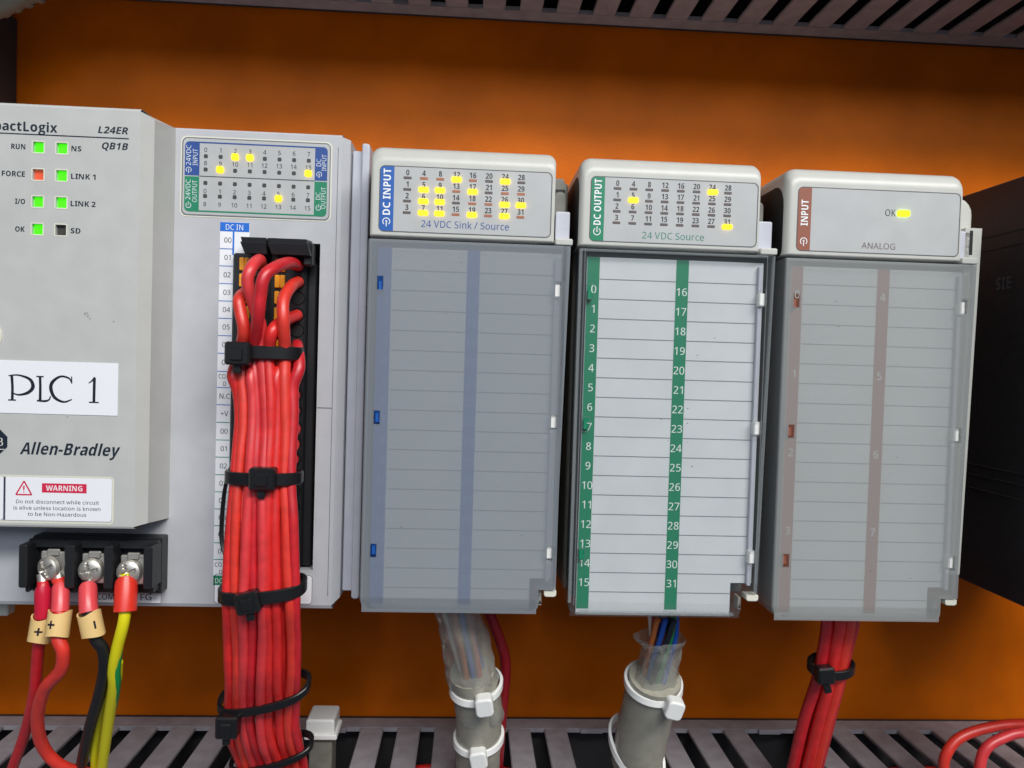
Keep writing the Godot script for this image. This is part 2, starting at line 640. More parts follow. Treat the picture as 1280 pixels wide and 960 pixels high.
func build_controller() -> void:
	var t := thing("programmable_controller", "pale grey controller with PLC 1 sticker, status lights and black terminals", "controller")
	# ---- the raised face, cut for eight square lights
	var rows := [50.2, 43.4, 36.65, 29.8]
	var holes := []
	for y in rows:
		for x in [-109.55, -103.85]:
			holes.append([x - 1.3, y - 1.3, x + 1.3, y + 1.3])
	var b := MB.new()
	b.sheet(-190, -44.9, -84.7, 60.2, 0.0, holes, 1.3)
	# rounded top and bottom edges, the chamfer on the side and the side itself
	var prof := [[60.2, 0.0], [60.75, -0.25], [61.0, -0.8], [61.0, -13.0]]
	for k in 3:
		var p: Array = prof[k]
		var q: Array = prof[k + 1]
		b.flat(Vector3(-190, p[0], p[1]), Vector3(-84.7, p[0], p[1]), Vector3(-84.7, q[0], q[1]), Vector3(-190, q[0], q[1]), Vector3(0, 1, 0.2))
	prof = [[-44.9, 0.0], [-45.4, -0.25], [-45.6, -0.8], [-45.6, -13.0]]
	for k in 3:
		var p: Array = prof[k]
		var q: Array = prof[k + 1]
		b.flat(Vector3(-190, p[0], p[1]), Vector3(-84.7, p[0], p[1]), Vector3(-84.7, q[0], q[1]), Vector3(-190, q[0], q[1]), Vector3(0, -1, 0.2))
	b.flat(Vector3(-84.7, -44.9, 0), Vector3(-84.7, 60.2, 0), Vector3(-82.3, 59.0, -2.6), Vector3(-82.3, -44.4, -2.6), Vector3(1, 0, 1))
	b.flat(Vector3(-82.3, -44.4, -2.6), Vector3(-82.3, 59.0, -2.6), Vector3(-80.9, 60.0, -13), Vector3(-80.9, -45.2, -13), Vector3(1, 0, 0))
	b.flat(Vector3(-84.7, 60.2, 0), Vector3(-82.3, 59.0, -2.6), Vector3(-80.9, 60.0, -13), Vector3(-84.7, 61.0, -13), Vector3(0.5, 1, 0))
	b.flat(Vector3(-84.7, -44.9, 0), Vector3(-82.3, -44.4, -2.6), Vector3(-80.9, -45.2, -13), Vector3(-84.7, -45.6, -13), Vector3(0.5, -1, 0))
	obj("front_cover", b, M.face, t)
	var greens := [M.led_green, M.led_green, M.led_red, M.led_green, M.led_green, M.led_green, M.led_green, M.led_dark]
	for i in 8:
		var h: Array = holes[i]
		b = MB.new()
		b.rect(h[0] + 0.02, h[1] + 0.02, h[2] - 0.02, h[3] - 0.02, -0.95)
		obj("status_light", b, greens[i], t)
		b = MB.new()
		b.outline(h[0] - 0.35, h[2] + 0.35, h[1] - 0.35, h[3] + 0.35, 0.4, 0.33, 0.05)
		obj("light_bezel", b, M.ivory, t)
	# ---- printing on the face
	var ink := lin(28, 34, 52)
	b = MB.new()
	txt(b, "CompactLogix", -105.0, 54.0, 0.06, 2.35, ink, {align = 1, width = 22.6, bold = true})
	b.color = ink
	b.rect(-170, 53.15, -87.5, 53.42, 0.06)
	txt(b, "L24ER", -87.8, 54.4, 0.06, 1.7, ink, {align = 1, width = 7.3, bold = true, shear = 0.2})
	txt(b, "QB1B", -87.9, 50.45, 0.06, 1.7, ink, {align = 1, width = 6.3, bold = true, shear = 0.2})
	for a in [["RUN", -112.7, 49.5, 3.4, 1], ["NS", -101.5, 49.6, 2.4, -1], ["FORCE", -112.7, 42.7, 5.6, 1], ["LINK 1", -101.5, 42.7, 6.0, -1], ["I/O", -112.6, 35.9, 2.4, 1], ["LINK 2", -101.5, 35.9, 6.1, -1], ["OK", -112.6, 29.0, 2.3, 1], ["SD", -101.4, 29.1, 2.4, -1]]:
		txt(b, a[0], a[1], a[2], 0.06, 1.3, ink, {align = a[4], width = a[3], bold = true})
	stuff(obj("lettering", b, M.print, t))
	b = MB.new()
	txt(b, "Allen-Bradley", -88.9, -26.9, 0.06, 3.0, ink, {align = 1, width = 24.2, bold = true, shear = 0.24})
	stuff(obj("maker_lettering", b, M.print, t))
	b = MB.new()
	b.color = ink
	b.disc(-119.3, -23.9, 0.06, 3.4, 8, 0.0, PI / 8, TAU + PI / 8)
	txt(b, "AB", -117.2, -24.9, 0.09, 2.0, lin(215, 215, 210), {align = 1, width = 3.6, font = font_serif})
	b.color = lin(215, 215, 210)
	b.rect(-121.9, -25.9, -116.8, -25.7, 0.09)
	stuff(obj("maker_logo", b, M.print, t))
	b = MB.new()
	b.slab(-126.5, -117.75, -2.0, 7.4, -0.2, 0.35, [4.6, 4.6, 4.6, 4.6], [0.2, 0.2, 0.2, 0.2], 0.2)
	obj("port_cover", b, M.ivory, t)
	# scuffs: short dark rubs on the plastic
	b = MB.new()
	b.color = lin(158, 158, 156)
	for a in [[-97.6, 9.0, 0.9, 0.35], [-97.0, 8.4, 0.5, 0.25], [-90.6, 7.2, 0.3, 0.2], [-101.6, -17.2, 0.25, 0.2], [-96.4, 7.8, 0.3, 0.2]]:
		b.disc(a[0], a[1], 0.04, a[3], 7)
		b.disc(a[0] + a[2] * 0.6, a[1] + 0.2, 0.045, a[3] * 0.7, 6)
	stuff(obj("scuff", b, M.print, t))
	# ---- PLC 1 sticker
	b = MB.new()
	b.slab(-150, -89.2, -16.6, -3.3, 0.0, 0.16, [0.2, 0.2, 0.2, 0.2], [0.05, 0.05, 0.05, 0.05], 0.05)
	var stick := obj("name_sticker", b, M.sticker, t)
	b = MB.new()
	b.color = lin(26, 28, 44)
	var z := 0.22
	stroke(b, [Vector2(-115.2, -7.2), Vector2(-115.0, -10.0), Vector2(-115.0, -13.2)], [0.55, 0.5, 0.55], z)
	stroke(b, [Vector2(-116.0, -7.15), Vector2(-113.6, -6.95), Vector2(-110.8, -7.9), Vector2(-110.0, -9.8), Vector2(-111.2, -11.3), Vector2(-113.4, -11.9), Vector2(-114.9, -11.5)], [0.2, 0.3, 0.55, 0.75, 0.6, 0.35, 0.2], z + 0.01)
	stroke(b, [Vector2(-116.0, -13.25), Vector2(-114.1, -13.25)], [0.25, 0.25], z + 0.02)
	stroke(b, [Vector2(-108.3, -7.2), Vector2(-108.2, -10.0), Vector2(-108.2, -13.2)], [0.5, 0.5, 0.55], z)
	stroke(b, [Vector2(-109.2, -7.15), Vector2(-107.4, -7.15)], [0.25, 0.25], z + 0.02)
	stroke(b, [Vector2(-109.0, -13.25), Vector2(-107.0, -13.3), Vector2(-106.0, -12.9), Vector2(-105.7, -12.0)], [0.3, 0.42, 0.3, 0.2], z + 0.01)
	stroke(b, [Vector2(-100.5, -8.6), Vector2(-101.2, -7.4), Vector2(-103.3, -7.0), Vector2(-105.2, -8.4), Vector2(-105.6, -10.2), Vector2(-104.6, -12.4), Vector2(-102.4, -13.4), Vector2(-100.4, -12.7)], [0.2, 0.35, 0.4, 0.65, 0.7, 0.6, 0.4, 0.2], z)
	stroke(b, [Vector2(-100.55, -6.9), Vector2(-100.5, -8.7)], [0.2, 0.2], z + 0.02)
	stroke(b, [Vector2(-96.4, -8.5), Vector2(-95.6, -7.9), Vector2(-94.85, -6.95)], [0.15, 0.3, 0.4], z)
	stroke(b, [Vector2(-94.95, -7.1), Vector2(-95.0, -13.2)], [0.55, 0.55], z + 0.01)
	stroke(b, [Vector2(-96.2, -13.3), Vector2(-93.8, -13.3)], [0.25, 0.25], z + 0.02)
	stuff(obj("lettering", b, M.print, stick))
	# ---- warning label in its recess
	b = MB.new()
	b.outline(-160, -89.75, -44.4, -32.2, 1.0, 0.45, 0.05)
	obj("label_rim", b, M.ivory, t)
	b = MB.new()
	b.slab(-116.4, -90.3, -43.7, -32.7, 0.0, 0.12, [0.7, 0.05, 0.05, 0.7], [0.04, 0.04, 0.04, 0.04], 0.04)
	b.slab(-150, -117.0, -43.7, -32.7, 0.0, 0.12, [0.7, 0.05, 0.05, 0.7], [0.04, 0.04, 0.04, 0.04], 0.04)
	var warn := obj("warning_label", b, M.sticker, t)
	b = MB.new()
	b.color = lin(30, 34, 80)
	b.rect(-116.85, -43.6, -116.5, -32.8, 0.17)
	b.color = lin(214, 40, 78)
	b.rect(-107.5, -36.5, -96.5, -34.15, 0.17)
	for a in [[-111.9, -33.7, -113.85, -37.15], [-113.85, -37.15, -110.0, -37.15], [-110.0, -37.15, -111.9, -33.7]]:
		stroke(b, [Vector2(a[0], a[1]), Vector2(a[2], a[3])], [0.28, 0.28], 0.17)
	stroke(b, [Vector2(-111.93, -34.9), Vector2(-111.93, -36.1)], [0.34, 0.18], 0.18)
	b.disc(-111.93, -36.5, 0.18, 0.16, 8)
	txt(b, "WARNING", -102.0, -36.0, 0.2, 1.35, lin(245, 235, 238), {align = 0, width = 9.0, bold = true})
	var grey_ink := lin(66, 70, 86)
	txt(b, "Do not disconnect while circuit", -103.6, -39.35, 0.17, 0.92, grey_ink, {align = 0, width = 20.4})
	txt(b, "is alive unless location is known", -103.7, -40.95, 0.17, 0.92, grey_ink, {align = 0, width = 21.4})
	txt(b, "to be Non-Hazardous", -103.7, -42.5, 0.17, 0.92, grey_ink, {align = 0, width = 14.4})
	stuff(obj("lettering", b, M.print, warn))

	# ---- the lower body with the built-in inputs and outputs, cut for the connector
	b = MB.new()
	b.sheet(-190, -68.6, -36.6, 59.8, -13.0, [[-64.9, -58.9, -41.9, 30.7]], 14.0)
	b.flat(Vector3(-36.6, -68.6, -13), Vector3(-36.6, 59.8, -13), Vector3(-34.6, 59.4, -14.6), Vector3(-34.6, -66.8, -14.6), Vector3(1, 0, 1))
	b.flat(Vector3(-34.6, -66.8, -14.6), Vector3(-34.6, 59.4, -14.6), Vector3(-34.4, 60.2, -80), Vector3(-34.4, -69.4, -80), Vector3(1, 0, 0))
	prof = [[59.8, -13.0], [60.3, -13.3], [60.5, -14.0], [60.8, -80.0]]
	for k in 3:
		var p: Array = prof[k]
		var q: Array = prof[k + 1]
		b.flat(Vector3(-190, p[0], p[1]), Vector3(-36.6, p[0], p[1]), Vector3(-36.6, q[0], q[1]), Vector3(-190, q[0], q[1]), Vector3(0, 1, 0.2))
	prof = [[-68.6, -13.0], [-69.6, -13.5], [-70.0, -14.6], [-70.0, -80.0]]
	for k in 3:
		var p: Array = prof[k]
		var q: Array = prof[k + 1]
		b.flat(Vector3(-190, p[0], p[1]), Vector3(-36.6, p[0], p[1]), Vector3(-36.6, q[0], q[1]), Vector3(-190, q[0], q[1]), Vector3(0, -1, 0.2))
	b.flat(Vector3(-36.6, 59.8, -13), Vector3(-34.6, 59.4, -14.6), Vector3(-34.4, 60.2, -80), Vector3(-36.6, 60.8, -80), Vector3(0.4, 1, 0))
	b.flat(Vector3(-36.6, -68.6, -13), Vector3(-34.6, -66.8, -14.6), Vector3(-34.4, -69.4, -80), Vector3(-36.6, -70, -80), Vector3(0.4, -1, 0))
	b.rect(-64.9, -58.9, -41.9, 30.7, -27.0)
	obj("body", b, M.body, t)
	b = MB.new()
	b.color = lin(96, 98, 106)
	b.rect(-41.8, -14.15, -37.6, -13.9, -12.96)
	b.rect(-37.75, -66.0, -37.6, 57.0, -12.965)
	stuff(obj("seam", b, M.print, t))
	# ---- status window
	b = MB.new()
	b.outline(-79.5, -39.2, 36.7, 58.3, 1.6, 0.5, -12.93)
	obj("window_rim", b, M.ivory, t)
	b = MB.new()
	b.slab(-78.9, -39.8, 37.3, 57.7, -13.0, -12.84, [1.3, 1.3, 1.3, 1.3], [0.1, 0.1, 0.1, 0.1], 0.08)
	var win := obj("status_window", b, M.label_grey, t)
	b = MB.new()
	var zz := -12.78
	b.color = lin(110, 112, 120)
	b.outline(-79.1, -39.6, 37.1, 57.9, 1.4, 0.22, zz - 0.01)
	b.color = lin(36, 74, 146)
	for p in [[-78.35, 47.75, -74.5, 56.8, 2], [-43.8, 47.75, -40.45, 56.8, 1]]:
		patch(b, p[0], p[2], p[1], p[3], zz, p[4], 1.2)
	b.rect(-74.5, 56.45, -43.8, 56.8, zz)
	b.color = lin(20, 128, 92)
	for p in [[-78.35, 38.05, -74.5, 47.45, 3], [-43.8, 38.05, -40.45, 47.45, 4]]:
		patch(b, p[0], p[2], p[1], p[3], zz, p[4], 1.2)
	b.rect(-74.5, 38.05, -43.8, 38.45, zz)
	b.color = lin(70, 72, 76)
	b.rect(-74.5, 47.5, -43.8, 47.72, zz)
	var pale := lin(214, 222, 230)
	txt(b, "24VDC", -76.75, 50.4, zz + 0.04, 1.25, pale, {turn = 90, width = 5.4})
	txt(b, "INPUT", -75.0, 50.4, zz + 0.04, 1.25, pale, {turn = 90, width = 4.4})
	txt(b, "24VDC", -76.75, 41.2, zz + 0.04, 1.25, pale, {turn = 90, width = 5.4})
	txt(b, "OUTPUT", -75.0, 40.6, zz + 0.04, 1.25, pale, {turn = 90, width = 5.8})
	txt(b, "DC", -42.15, 51.6, zz + 0.04, 1.25, pale, {turn = 90, width = 2.0})
	txt(b, "INPUT", -40.75, 50.4, zz + 0.04, 1.2, pale, {turn = 90, width = 4.4})
	txt(b, "DC", -42.15, 42.6, zz + 0.04, 1.25, pale, {turn = 90, width = 2.0})
	txt(b, "OUTPUT", -40.75, 40.2, zz + 0.04, 1.2, pale, {turn = 90, width = 5.8})
	b.color = pale
	for p in [[-77.3, 49.2, false], [-42.6, 49.4, false], [-77.2, 39.7, true], [-42.6, 40.4, true]]:
		sign_in(b, p[0], p[1], zz + 0.04, 0.75, p[2])
	var dark := lin(52, 52, 56)
	for k in 8:
		var x := -72.9 + 3.91 * k
		txt(b, str(k), x, 54.15, zz, 1.15, dark, {align = 0})
		txt(b, str(k + 8), x, 50.6, zz, 1.15, dark, {align = 0})
		txt(b, str(k), x, 43.1, zz, 1.15, dark, {align = 0})
		txt(b, str(k + 8), x, 39.6, zz, 1.15, dark, {align = 0})
	stuff(obj("lettering", b, M.print, win))
	for r in 4:
		for k in 8:
			var on: bool = [r, k] in [[0, 2], [0, 3], [1, 1], [1, 7], [3, 5]]
			var x := -72.85 + 3.91 * k
			var y: float = [53.0, 49.45, 45.85, 42.35][r]
			led(win, x, y, -12.82, 1.8 if on else 1.05, 1.8 if on else 1.05, M.led_yellow if on else M.led_dark, 0.8 if on else 0.1)
	# ---- terminal numbering strip beside the connector
	b = MB.new()
	b.slab(-68.75, -65.05, -63.4, 35.6, -13.0, -12.88, [0.05, 0.5, 0.05, 0.05], [0.04, 0.04, 0.04, 0.04], 0.04)
	b.slab(-65.04, -60.9, 26.8, 35.6, -13.0, -12.88, [0.5, 0.05, 0.05, 0.05], [0.04, 0.04, 0.04, 0.04], 0.04)
	b.slab(-68.4, -41.9, -68.3, -60.3, -13.02, -12.9, [0.8, 0.8, 0.8, 0.8], [0.04, 0.04, 0.04, 0.04], 0.04)
	var strip := obj("terminal_label", b, M.sticker, t)
	b = MB.new()
	zz = -12.83
	b.color = lin(22, 108, 212)
	b.rect(-68.7, 33.1, -60.95, 35.55, zz)
	b.rect(-65.35, 26.8, -64.9, 33.1, zz)
	txt(b, "DC IN", -64.9, 33.55, zz + 0.03, 1.45, lin(235, 240, 250), {align = 0, width = 4.6})
	var cells := [33.1, 28.4, 23.75, 19.0, 14.3, 9.6, 4.9, 0.1, -4.8, -9.2, -13.9, -18.7, -23.5, -28.2, -33.0, -37.7, -42.4, -47.0, -51.7, -56.3, -60.8]
	var said := ["00", "01", "02", "03", "04", "05", "06", "07", "COM", "N.C", "+V", "00", "01", "02", "03", "04", "05", "06", "07", "COM"]
	var tint := lin(96, 128, 196)
	for k in 20:
		if k == 10:
			tint = lin(80, 150, 130)
		b.color = tint
		b.rect(-68.7, cells[k + 1] - 0.12, -65.1, cells[k + 1] + 0.12, zz)
		var mid: float = (cells[k] + cells[k + 1]) / 2
		if said[k] == "COM":
			txt(b, "COM", -66.75, mid + 0.25, zz, 1.2, dark, {align = 0, width = 3.2})
			txt(b, "0", -66.75, mid - 1.75, zz, 1.2, dark, {align = 0})
		else:
			txt(b, said[k], -66.6, mid - 0.65, zz, 1.35, dark, {align = 0})
	b.color = lin(24, 128, 92)
	b.rect(-68.7, -63.35, -65.1, -60.9, zz)
	txt(b, "DC OUT", -68.2, -62.8, zz + 0.03, 1.35, lin(220, 235, 228), {width = 6.0})
	b.color = lin(128, 130, 140)
	b.outline(-68.45, -41.85, -68.35, -60.25, 0.9, 0.16, zz)
	stuff(obj("lettering", b, M.print, strip))
	# ---- the black connector with its orange levers and wire holes
	b = MB.new()
	b.box(-64.6, -58.4, -26.9, -45.2, 27.2, -11.0, 0.5)
	b.box(-45.4, -58.0, -26.9, -42.9, 25.5, -14.5, 0.4)
	b.box(-54.9, -58.3, -11.5, -54.4, 27.0, -10.5, 0.2)
	var con := obj("wire_connector", b, M.black, t)
	b = MB.new()
	# latch: two slanting plates with a gap between them
	for p in [[-60.9, -54.5, -59.4], [-53.9, -44.0, -42.4]]:
		var front := [Vector3(p[0], 30.6, -5.0), Vector3(p[1], 30.6, -5.0), Vector3(p[1] + (1.0 if p[0] > -55 else 0.3), 26.4, -5.6), Vector3(p[0] + 1.0, 26.4, -5.6)]
		var rear := []
		for f in front:
			rear.append(f + Vector3(0, 0.6, -7.5))
		b.flat(front[0], front[1], front[2], front[3], Vector3.BACK)
		b.flat(front[0], front[1], rear[1], rear[0], Vector3.UP)
		b.flat(front[2], front[3], rear[3], rear[2], Vector3.DOWN)
		b.flat(front[0], front[3], rear[3], rear[0], Vector3.LEFT)
		b.flat(front[1], front[2], rear[2], rear[1], Vector3.RIGHT)
		b.flat(rear[0], rear[1], rear[2], rear[3], Vector3.FORWARD)
		b.flat(front[0] + Vector3(0.05, -1.2, 0.1), front[1] + Vector3(-0.05, -1.2, 0.1), front[1] + Vector3(-0.05, -1.5, 0.35), front[0] + Vector3(0.05, -1.5, 0.35), Vector3(0, 0.4, 1))
		b.flat(front[0] + Vector3(0.05, -1.5, 0.35), front[1] + Vector3(-0.05, -1.5, 0.35), front[2] + Vector3(0, 0.1, 0.3), front[3] + Vector3(0, 0.1, 0.3), Vector3(0, 0, 1))
	b.box(-45.4, 24.0, -13.0, -43.0, 30.3, -7.5, 0.5)
	obj("connector_latch", b, M.black, con)
	for r in 18:
		var y := 24.2 - 4.35 * r
		for x in [-61.3, -51.9]:
			b = MB.new()
			for s in [-0.72, 0.72]:
				b.slab(x + s - 0.66, x + s + 0.66, y - 1.75, y + 1.75, -11.2, -10.05, [0.3, 0.3, 0.3, 0.3], [0.3, 0.3, 0.3, 0.3], 0.35, true, false, 2)
			b.box(x - 1.3, y - 1.4, -11.2, x + 1.3, y + 1.4, -10.4, 0.2)
			obj("release_lever", b, M.orange_lever, con)
		for x in [-57.0, -47.1]:
			b = MB.new()
			b.disc(x, y + 0.1, -10.96, 1.65, 14)
			obj("wire_hole", b, M.black_matt, con)
			b = MB.new()
			b.tube([Vector3(x, y + 0.1, -11.1), Vector3(x, y + 0.1, -10.7)], [1.9, 1.8], 14, false)
			b.tube([Vector3(x, y + 0.1, -10.7), Vector3(x, y + 0.1, -11.1)], [1.8, 1.6], 14, false)
			obj("hole_collar", b, M.black, con)
	# ---- bus lever on the right-hand side
	b = MB.new()
	b.box(-34.35, -65.6, -80, -31.0, 57.2, -16.5, 0.3)
	obj("side_plate", b, M.clip, t)
	b = MB.new()
	b.slab(-31.6, -29.4, -67.5, 59.0, -60, -15.0, [0.9, 0.5, 0.9, 0.9], [0.4, 0.6, 0.6, 0.6], 0.6)
	obj("side_rail", b, M.clip, t)
	# ---- power terminal block
	b = MB.new()
	b.box(-114.4, -64.6, -13.2, -81.0, -49.6, -8.6, 0.3)
	for x in [[-114.6, -112.5], [-103.2, -100.7], [-93.3, -91.0], [-83.3, -81.0]]:
		b.box(x[0], -61.8, -8.8, x[1], -50.6, -2.4, 0.35)
		b.box(x[0] + 0.5, -63.6, -8.8, x[1] - 0.5, -61.6, -4.6, 0.35)
	b.box(-114.4, -52.4, -8.8, -81.2, -50.0, -6.5, 0.35)
	var power := obj("power_terminal", b, M.black, t)
	for k in 3:
		var x: float = [-107.3, -96.8, -86.9][k]
		var y: float = [-56.6, -57.0, -57.2][k]
		b = MB.new()
		b.obox(Vector3(x, y - 0.2, -5.6), Basis(Vector3.BACK, 0.03 * (k - 1)), Vector3(3.2, 3.9, 0.5), 0.3)
		b.box(x - 1.4, y + 2.6, -5.6, x + 1.8, y + 4.4, -4.6, 0.3)
		obj("clamp_plate", b, M.nickel, power)
		b = MB.new()
		screw_head(b, Vector3(x + [-0.7, -0.5, -0.7][k], y - 0.5, -4.7), 3.25, [0.5, 0.25, 0.35][k])
		var sc := obj("screw", b, M.nickel, power)
		if k == 0:
			sc.transform = Transform3D(Basis(Vector3.UP, -0.3), Vector3.ZERO).translated(Vector3(x, y, -4.7) * MM - Basis(Vector3.UP, -0.3) * (Vector3(x, y, -4.7) * MM))
	b = MB.new()
	b.box(-113.0, -68.6, -13.05, -82.6, -65.6, -12.85, 0.05)
	var plab := obj("terminal_label", b, M.sticker, t)
	b = MB.new()
	txt(b, "+24V", -110.0, -67.8, -12.8, 1.6, dark, {align = 0})
	txt(b, "COM", -97.3, -67.8, -12.8, 1.7, dark, {align = 0, width = 4.4})
	txt(b, "FG", -86.6, -67.8, -12.8, 1.7, dark, {align = 0, width = 2.9})
	b.color = lin(120, 122, 130)
	b.outline(-113.1, -82.5, -68.7, -65.5, 0.5, 0.14, -12.84)
	stuff(obj("lettering", b, M.print, plab))
	# ---- rail latch under the body
	b = MB.new()
	b.box(-146, -78.6, -34, -133.0, -69.0, -30, 0.4)
	obj("rail_latch", b, M.ivory, t)


# rectangle with one rounded corner: 1 top right, 2 top left, 3 bottom left, 4 bottom right
func patch(b: MB, x0: float, x1: float, y0: float, y1: float, z: float, corner: int, r: float) -> void:
	var rad := [0.02, 0.02, 0.02, 0.02]
	rad[corner - 1] = r
	b.fan(MB.rr(x0, x1, y0, y1, rad)[0], z, 1.0)


# a domed screw head with a pressed cross
func screw_head(b: MB, p: Vector3, r: float, turn: float) -> void:
	var rings := 12
	var seg := 40
	var pts := []
	for i in rings + 1:
		var row := []
		var q := float(i) / rings
		for k in seg:
			var a := TAU * k / seg
			var d := Vector2.from_angle(a) * q * r
			var l := d.rotated(-turn)
			var h := 1.7 * sqrt(maxf(0.0, 1.0 - pow(q * 0.93, 2.6)))
			var arm := minf(absf(l.x), absf(l.y))
			var along := maxf(absf(l.x), absf(l.y))
			if arm < 0.42 and along < r * 0.72:
				h -= 1.0 * (1.0 - smoothstep(0.24, 0.42, arm)) * (1.0 - smoothstep(r * 0.5, r * 0.72, along))
			row.append(p + Vector3(d.x, d.y, h - (0.6 if i == rings else 0.0)))
		pts.append(row)
	for i in rings:
		for k in seg:
			var j := (k + 1) % seg
			b.flat(pts[i][k], pts[i][j], pts[i + 1][j], pts[i + 1][k], Vector3.BACK) if i > 0 else b.t3(pts[0][0], pts[1][k], pts[1][j], Vector3.BACK, Vector3.BACK, Vector3.BACK)


func build_module(called: String, label: String, dx: float, dy: float, kind: String) -> void:
	var t := thing(called, label, "input module" if kind == "in" else "output module" if kind == "out" else "analog module")
	t.position = Vector3(dx, dy, 0) * MM
	# ---- housing behind
	var b := MB.new()
	b.slab(-27.0, 24.6, -63.0, 51.5, -80.0, -14.0, [1.0, 1.0, 1.0, 1.0], [0.5, 0.5, 0.5, 0.5], 0.5)
	obj("housing", b, M.housing, t)
	b = MB.new()
	b.box(-26.2, -58.5, -14.1, 24.0, 31.0, -5.5, 0.6)
	b.box(-26.1, -63.0, -14.1, 18.4, -58.4, -5.6, 0.6)
	obj("terminal_block", b, M.black, t)
	# ---- head with its rounded top edge
	b = MB.new()
	b.slab(-27.3, 20.9, 31.5, 55.0, -40.0, 0.0, [2.4, 2.8, 0.5, 0.4], [1.3, 0.9, 0.5, 4.6], 4.2)
	b.slab(-27.2, 20.8, 31.6, 54.9, -78.0, -40.0, [2.2, 2.6, 0.5, 0.4], [0.05, 0.05, 0.05, 0.05], 0.05)
	var head := obj("head", b, M.head, t)
	# dark pocket in the flank
	b = MB.new()
	b.slab(-13.0, 34.0, 31.8, 51.0, -0.2, 0.12, [6.0, 0.3, 0.3, 2.0], [0.1, 0.1, 0.1, 0.1], 0.1)
	var pocket := obj("side_pocket", b, M.black_matt, head)
	pocket.transform = Transform3D(Basis(Vector3.UP, -PI / 2), Vector3(-27.3, 0, -37.0) * MM)
	# ---- status panel let into the head
	var strip_mat: Material = {"in": M.blue, "out": M.green, "analog": M.brown}[kind]
	b = MB.new()
	b.fan(MB.rr(-21.0, 19.45, 32.85, 49.3, [1.2, 0.05, 0.05, 1.2])[0], 0.06, 1.0)
	var panel := obj("status_panel", b, M.label_grey, head)
	b = MB.new()
	b.color = lin(84, 84, 88)
	b.outline(-24.75, 19.75, 32.6, 49.55, 1.4, 0.26, 0.05)
	stuff(obj("panel_groove", b, M.print, head))
	b = MB.new()
	b.fan(MB.rr(-24.5, -21.0, 32.85, 49.3, [0.05, 0.9, 0.9, 0.05])[0], 0.07, 1.0)
	var cs := obj("colour_strip", b, strip_mat, head)
	b = MB.new()
	var white := lin(238, 240, 244)
	if kind == "in":
		txt(b, "DC INPUT", -21.85, 36.9, 0.12, 1.9, white, {turn = 90, width = 11.8, bold = true})
	elif kind == "out":
		txt(b, "DC OUTPUT", -21.85, 36.9, 0.12, 1.9, white, {turn = 90, width = 11.9, bold = true})
	else:
		txt(b, "INPUT", -21.85, 39.3, 0.12, 1.9, white, {turn = 90, width = 6.8, bold = true})
	b.color = white
	sign_in(b, -22.75, 35.2, 0.12, 1.0, kind == "out")
	stuff(obj("lettering", b, M.print, cs))
	var dark := lin(44, 44, 48)
	b = MB.new()
	var lit: Array = {"in": [12, 24, 5, 9, 17, 6, 10, 26, 30, 7, 11, 19, 27], "out": [5, 24, 31], "analog": []}[kind]
	var warm := [4, 8, 13, 16, 18, 25, 29, 31, 15, 22, 23]
	if kind != "analog":
		var xs := -17.6 if kind == "in" else -17.7
		for k in 32:
			var x := xs + 4.18 * (k / 4)
			var y := 46.55 - 2.96 * (k % 4)
			txt(b, str(k), x, y + 0.66, 0.1, 1.4, dark, {align = 0, bold = true, stretch = 0.88})
			var on := lit.has(k)
			var m: Material = M.led_yellow if on else (M.led_warm if kind == "in" and warm.has(k) else M.led_off)
			led(panel, x, y, 0.06, 2.6 if on else 2.05, 1.35 if on else 0.7, m, 0.8 if on else 0.08)
		if kind == "in":
			txt(b, "24 VDC Sink / Source", -2.5, 34.15, 0.1, 1.75, lin(54, 82, 150), {align = 0, width = 22.6})
		else:
			txt(b, "24 VDC Source", -2.6, 33.85, 0.1, 1.75, lin(60, 132, 112), {align = 0, width = 16.4})
	else:
		txt(b, "OK", 1.9, 42.75, 0.1, 1.75, dark, {align = 1, width = 2.8})
		txt(b, "ANALOG", -2.4, 33.9, 0.1, 1.6, lin(112, 96, 96), {align = 0, width = 9.2})
		led(panel, 3.9, 43.5, 0.06, 3.2, 1.7, M.led_lime, 0.8)
	stuff(obj("lettering", b, M.print, panel))
	# ---- catch on the right of the head: flange, post, thumb block and hinge knuckle
	b = MB.new()
	b.box(20.7, 31.0, -30, 25.4, 50.0, -13, 0.5)
	obj("flange", b, M.housing, t)
	b = MB.new()
	b.box(21.2, 46.9, -13.1, 24.6, 48.1, -12.6, 0.1)
	obj("flange_slot", b, M.black_matt, t)
	b = MB.new()
	b.slab(21.2, 24.4, 39.5, 46.6, -13, -8.0, [1.4, 1.4, 0.1, 0.1], [0.3, 0.3, 0.1, 0.8], 0.7)
	obj("catch_post", b, M.housing, t)
	b = MB.new()
	b.slab(21.2, 25.0, 32.6, 40.2, -13, -3.0, [0.5, 0.5, 0.2, 0.2], [0.3, 0.3, 0.2, 0.4], 0.4)
	obj("thumb_catch", b, M.clip, t)
	b = MB.new()
	b.slab(20.95, 25.6, 30.9, 32.7, -10, -0.1, [0.5, 0.5, 0.5, 0.5], [0.4, 0.4, 0.4, 0.4], 0.5)
	obj("hinge_knuckle", b, M.head, t)
	# ---- card with the numbered rows, behind the door
	b = MB.new()
	b.sheet(-24.6, -64.9, 21.6, 29.0, -3.0, [[17.3, -66, 23, -57.4]])
	b.box(-24.6, -64.8, -4.9, 17.2, 28.9, -3.1, 0.2)
	var card := obj("label_card", b, M.paper, t)
	for x in [[-24.5, -21.2], [-0.6, 2.75]] if kind != "in" else [[-25.0, -21.4], [-1.7, 1.6]]:
		b = MB.new()
		b.rect(x[0], -64.88, x[1], 28.98, -2.93)
		obj("number_strip", b, strip_mat, card)
	b = MB.new()
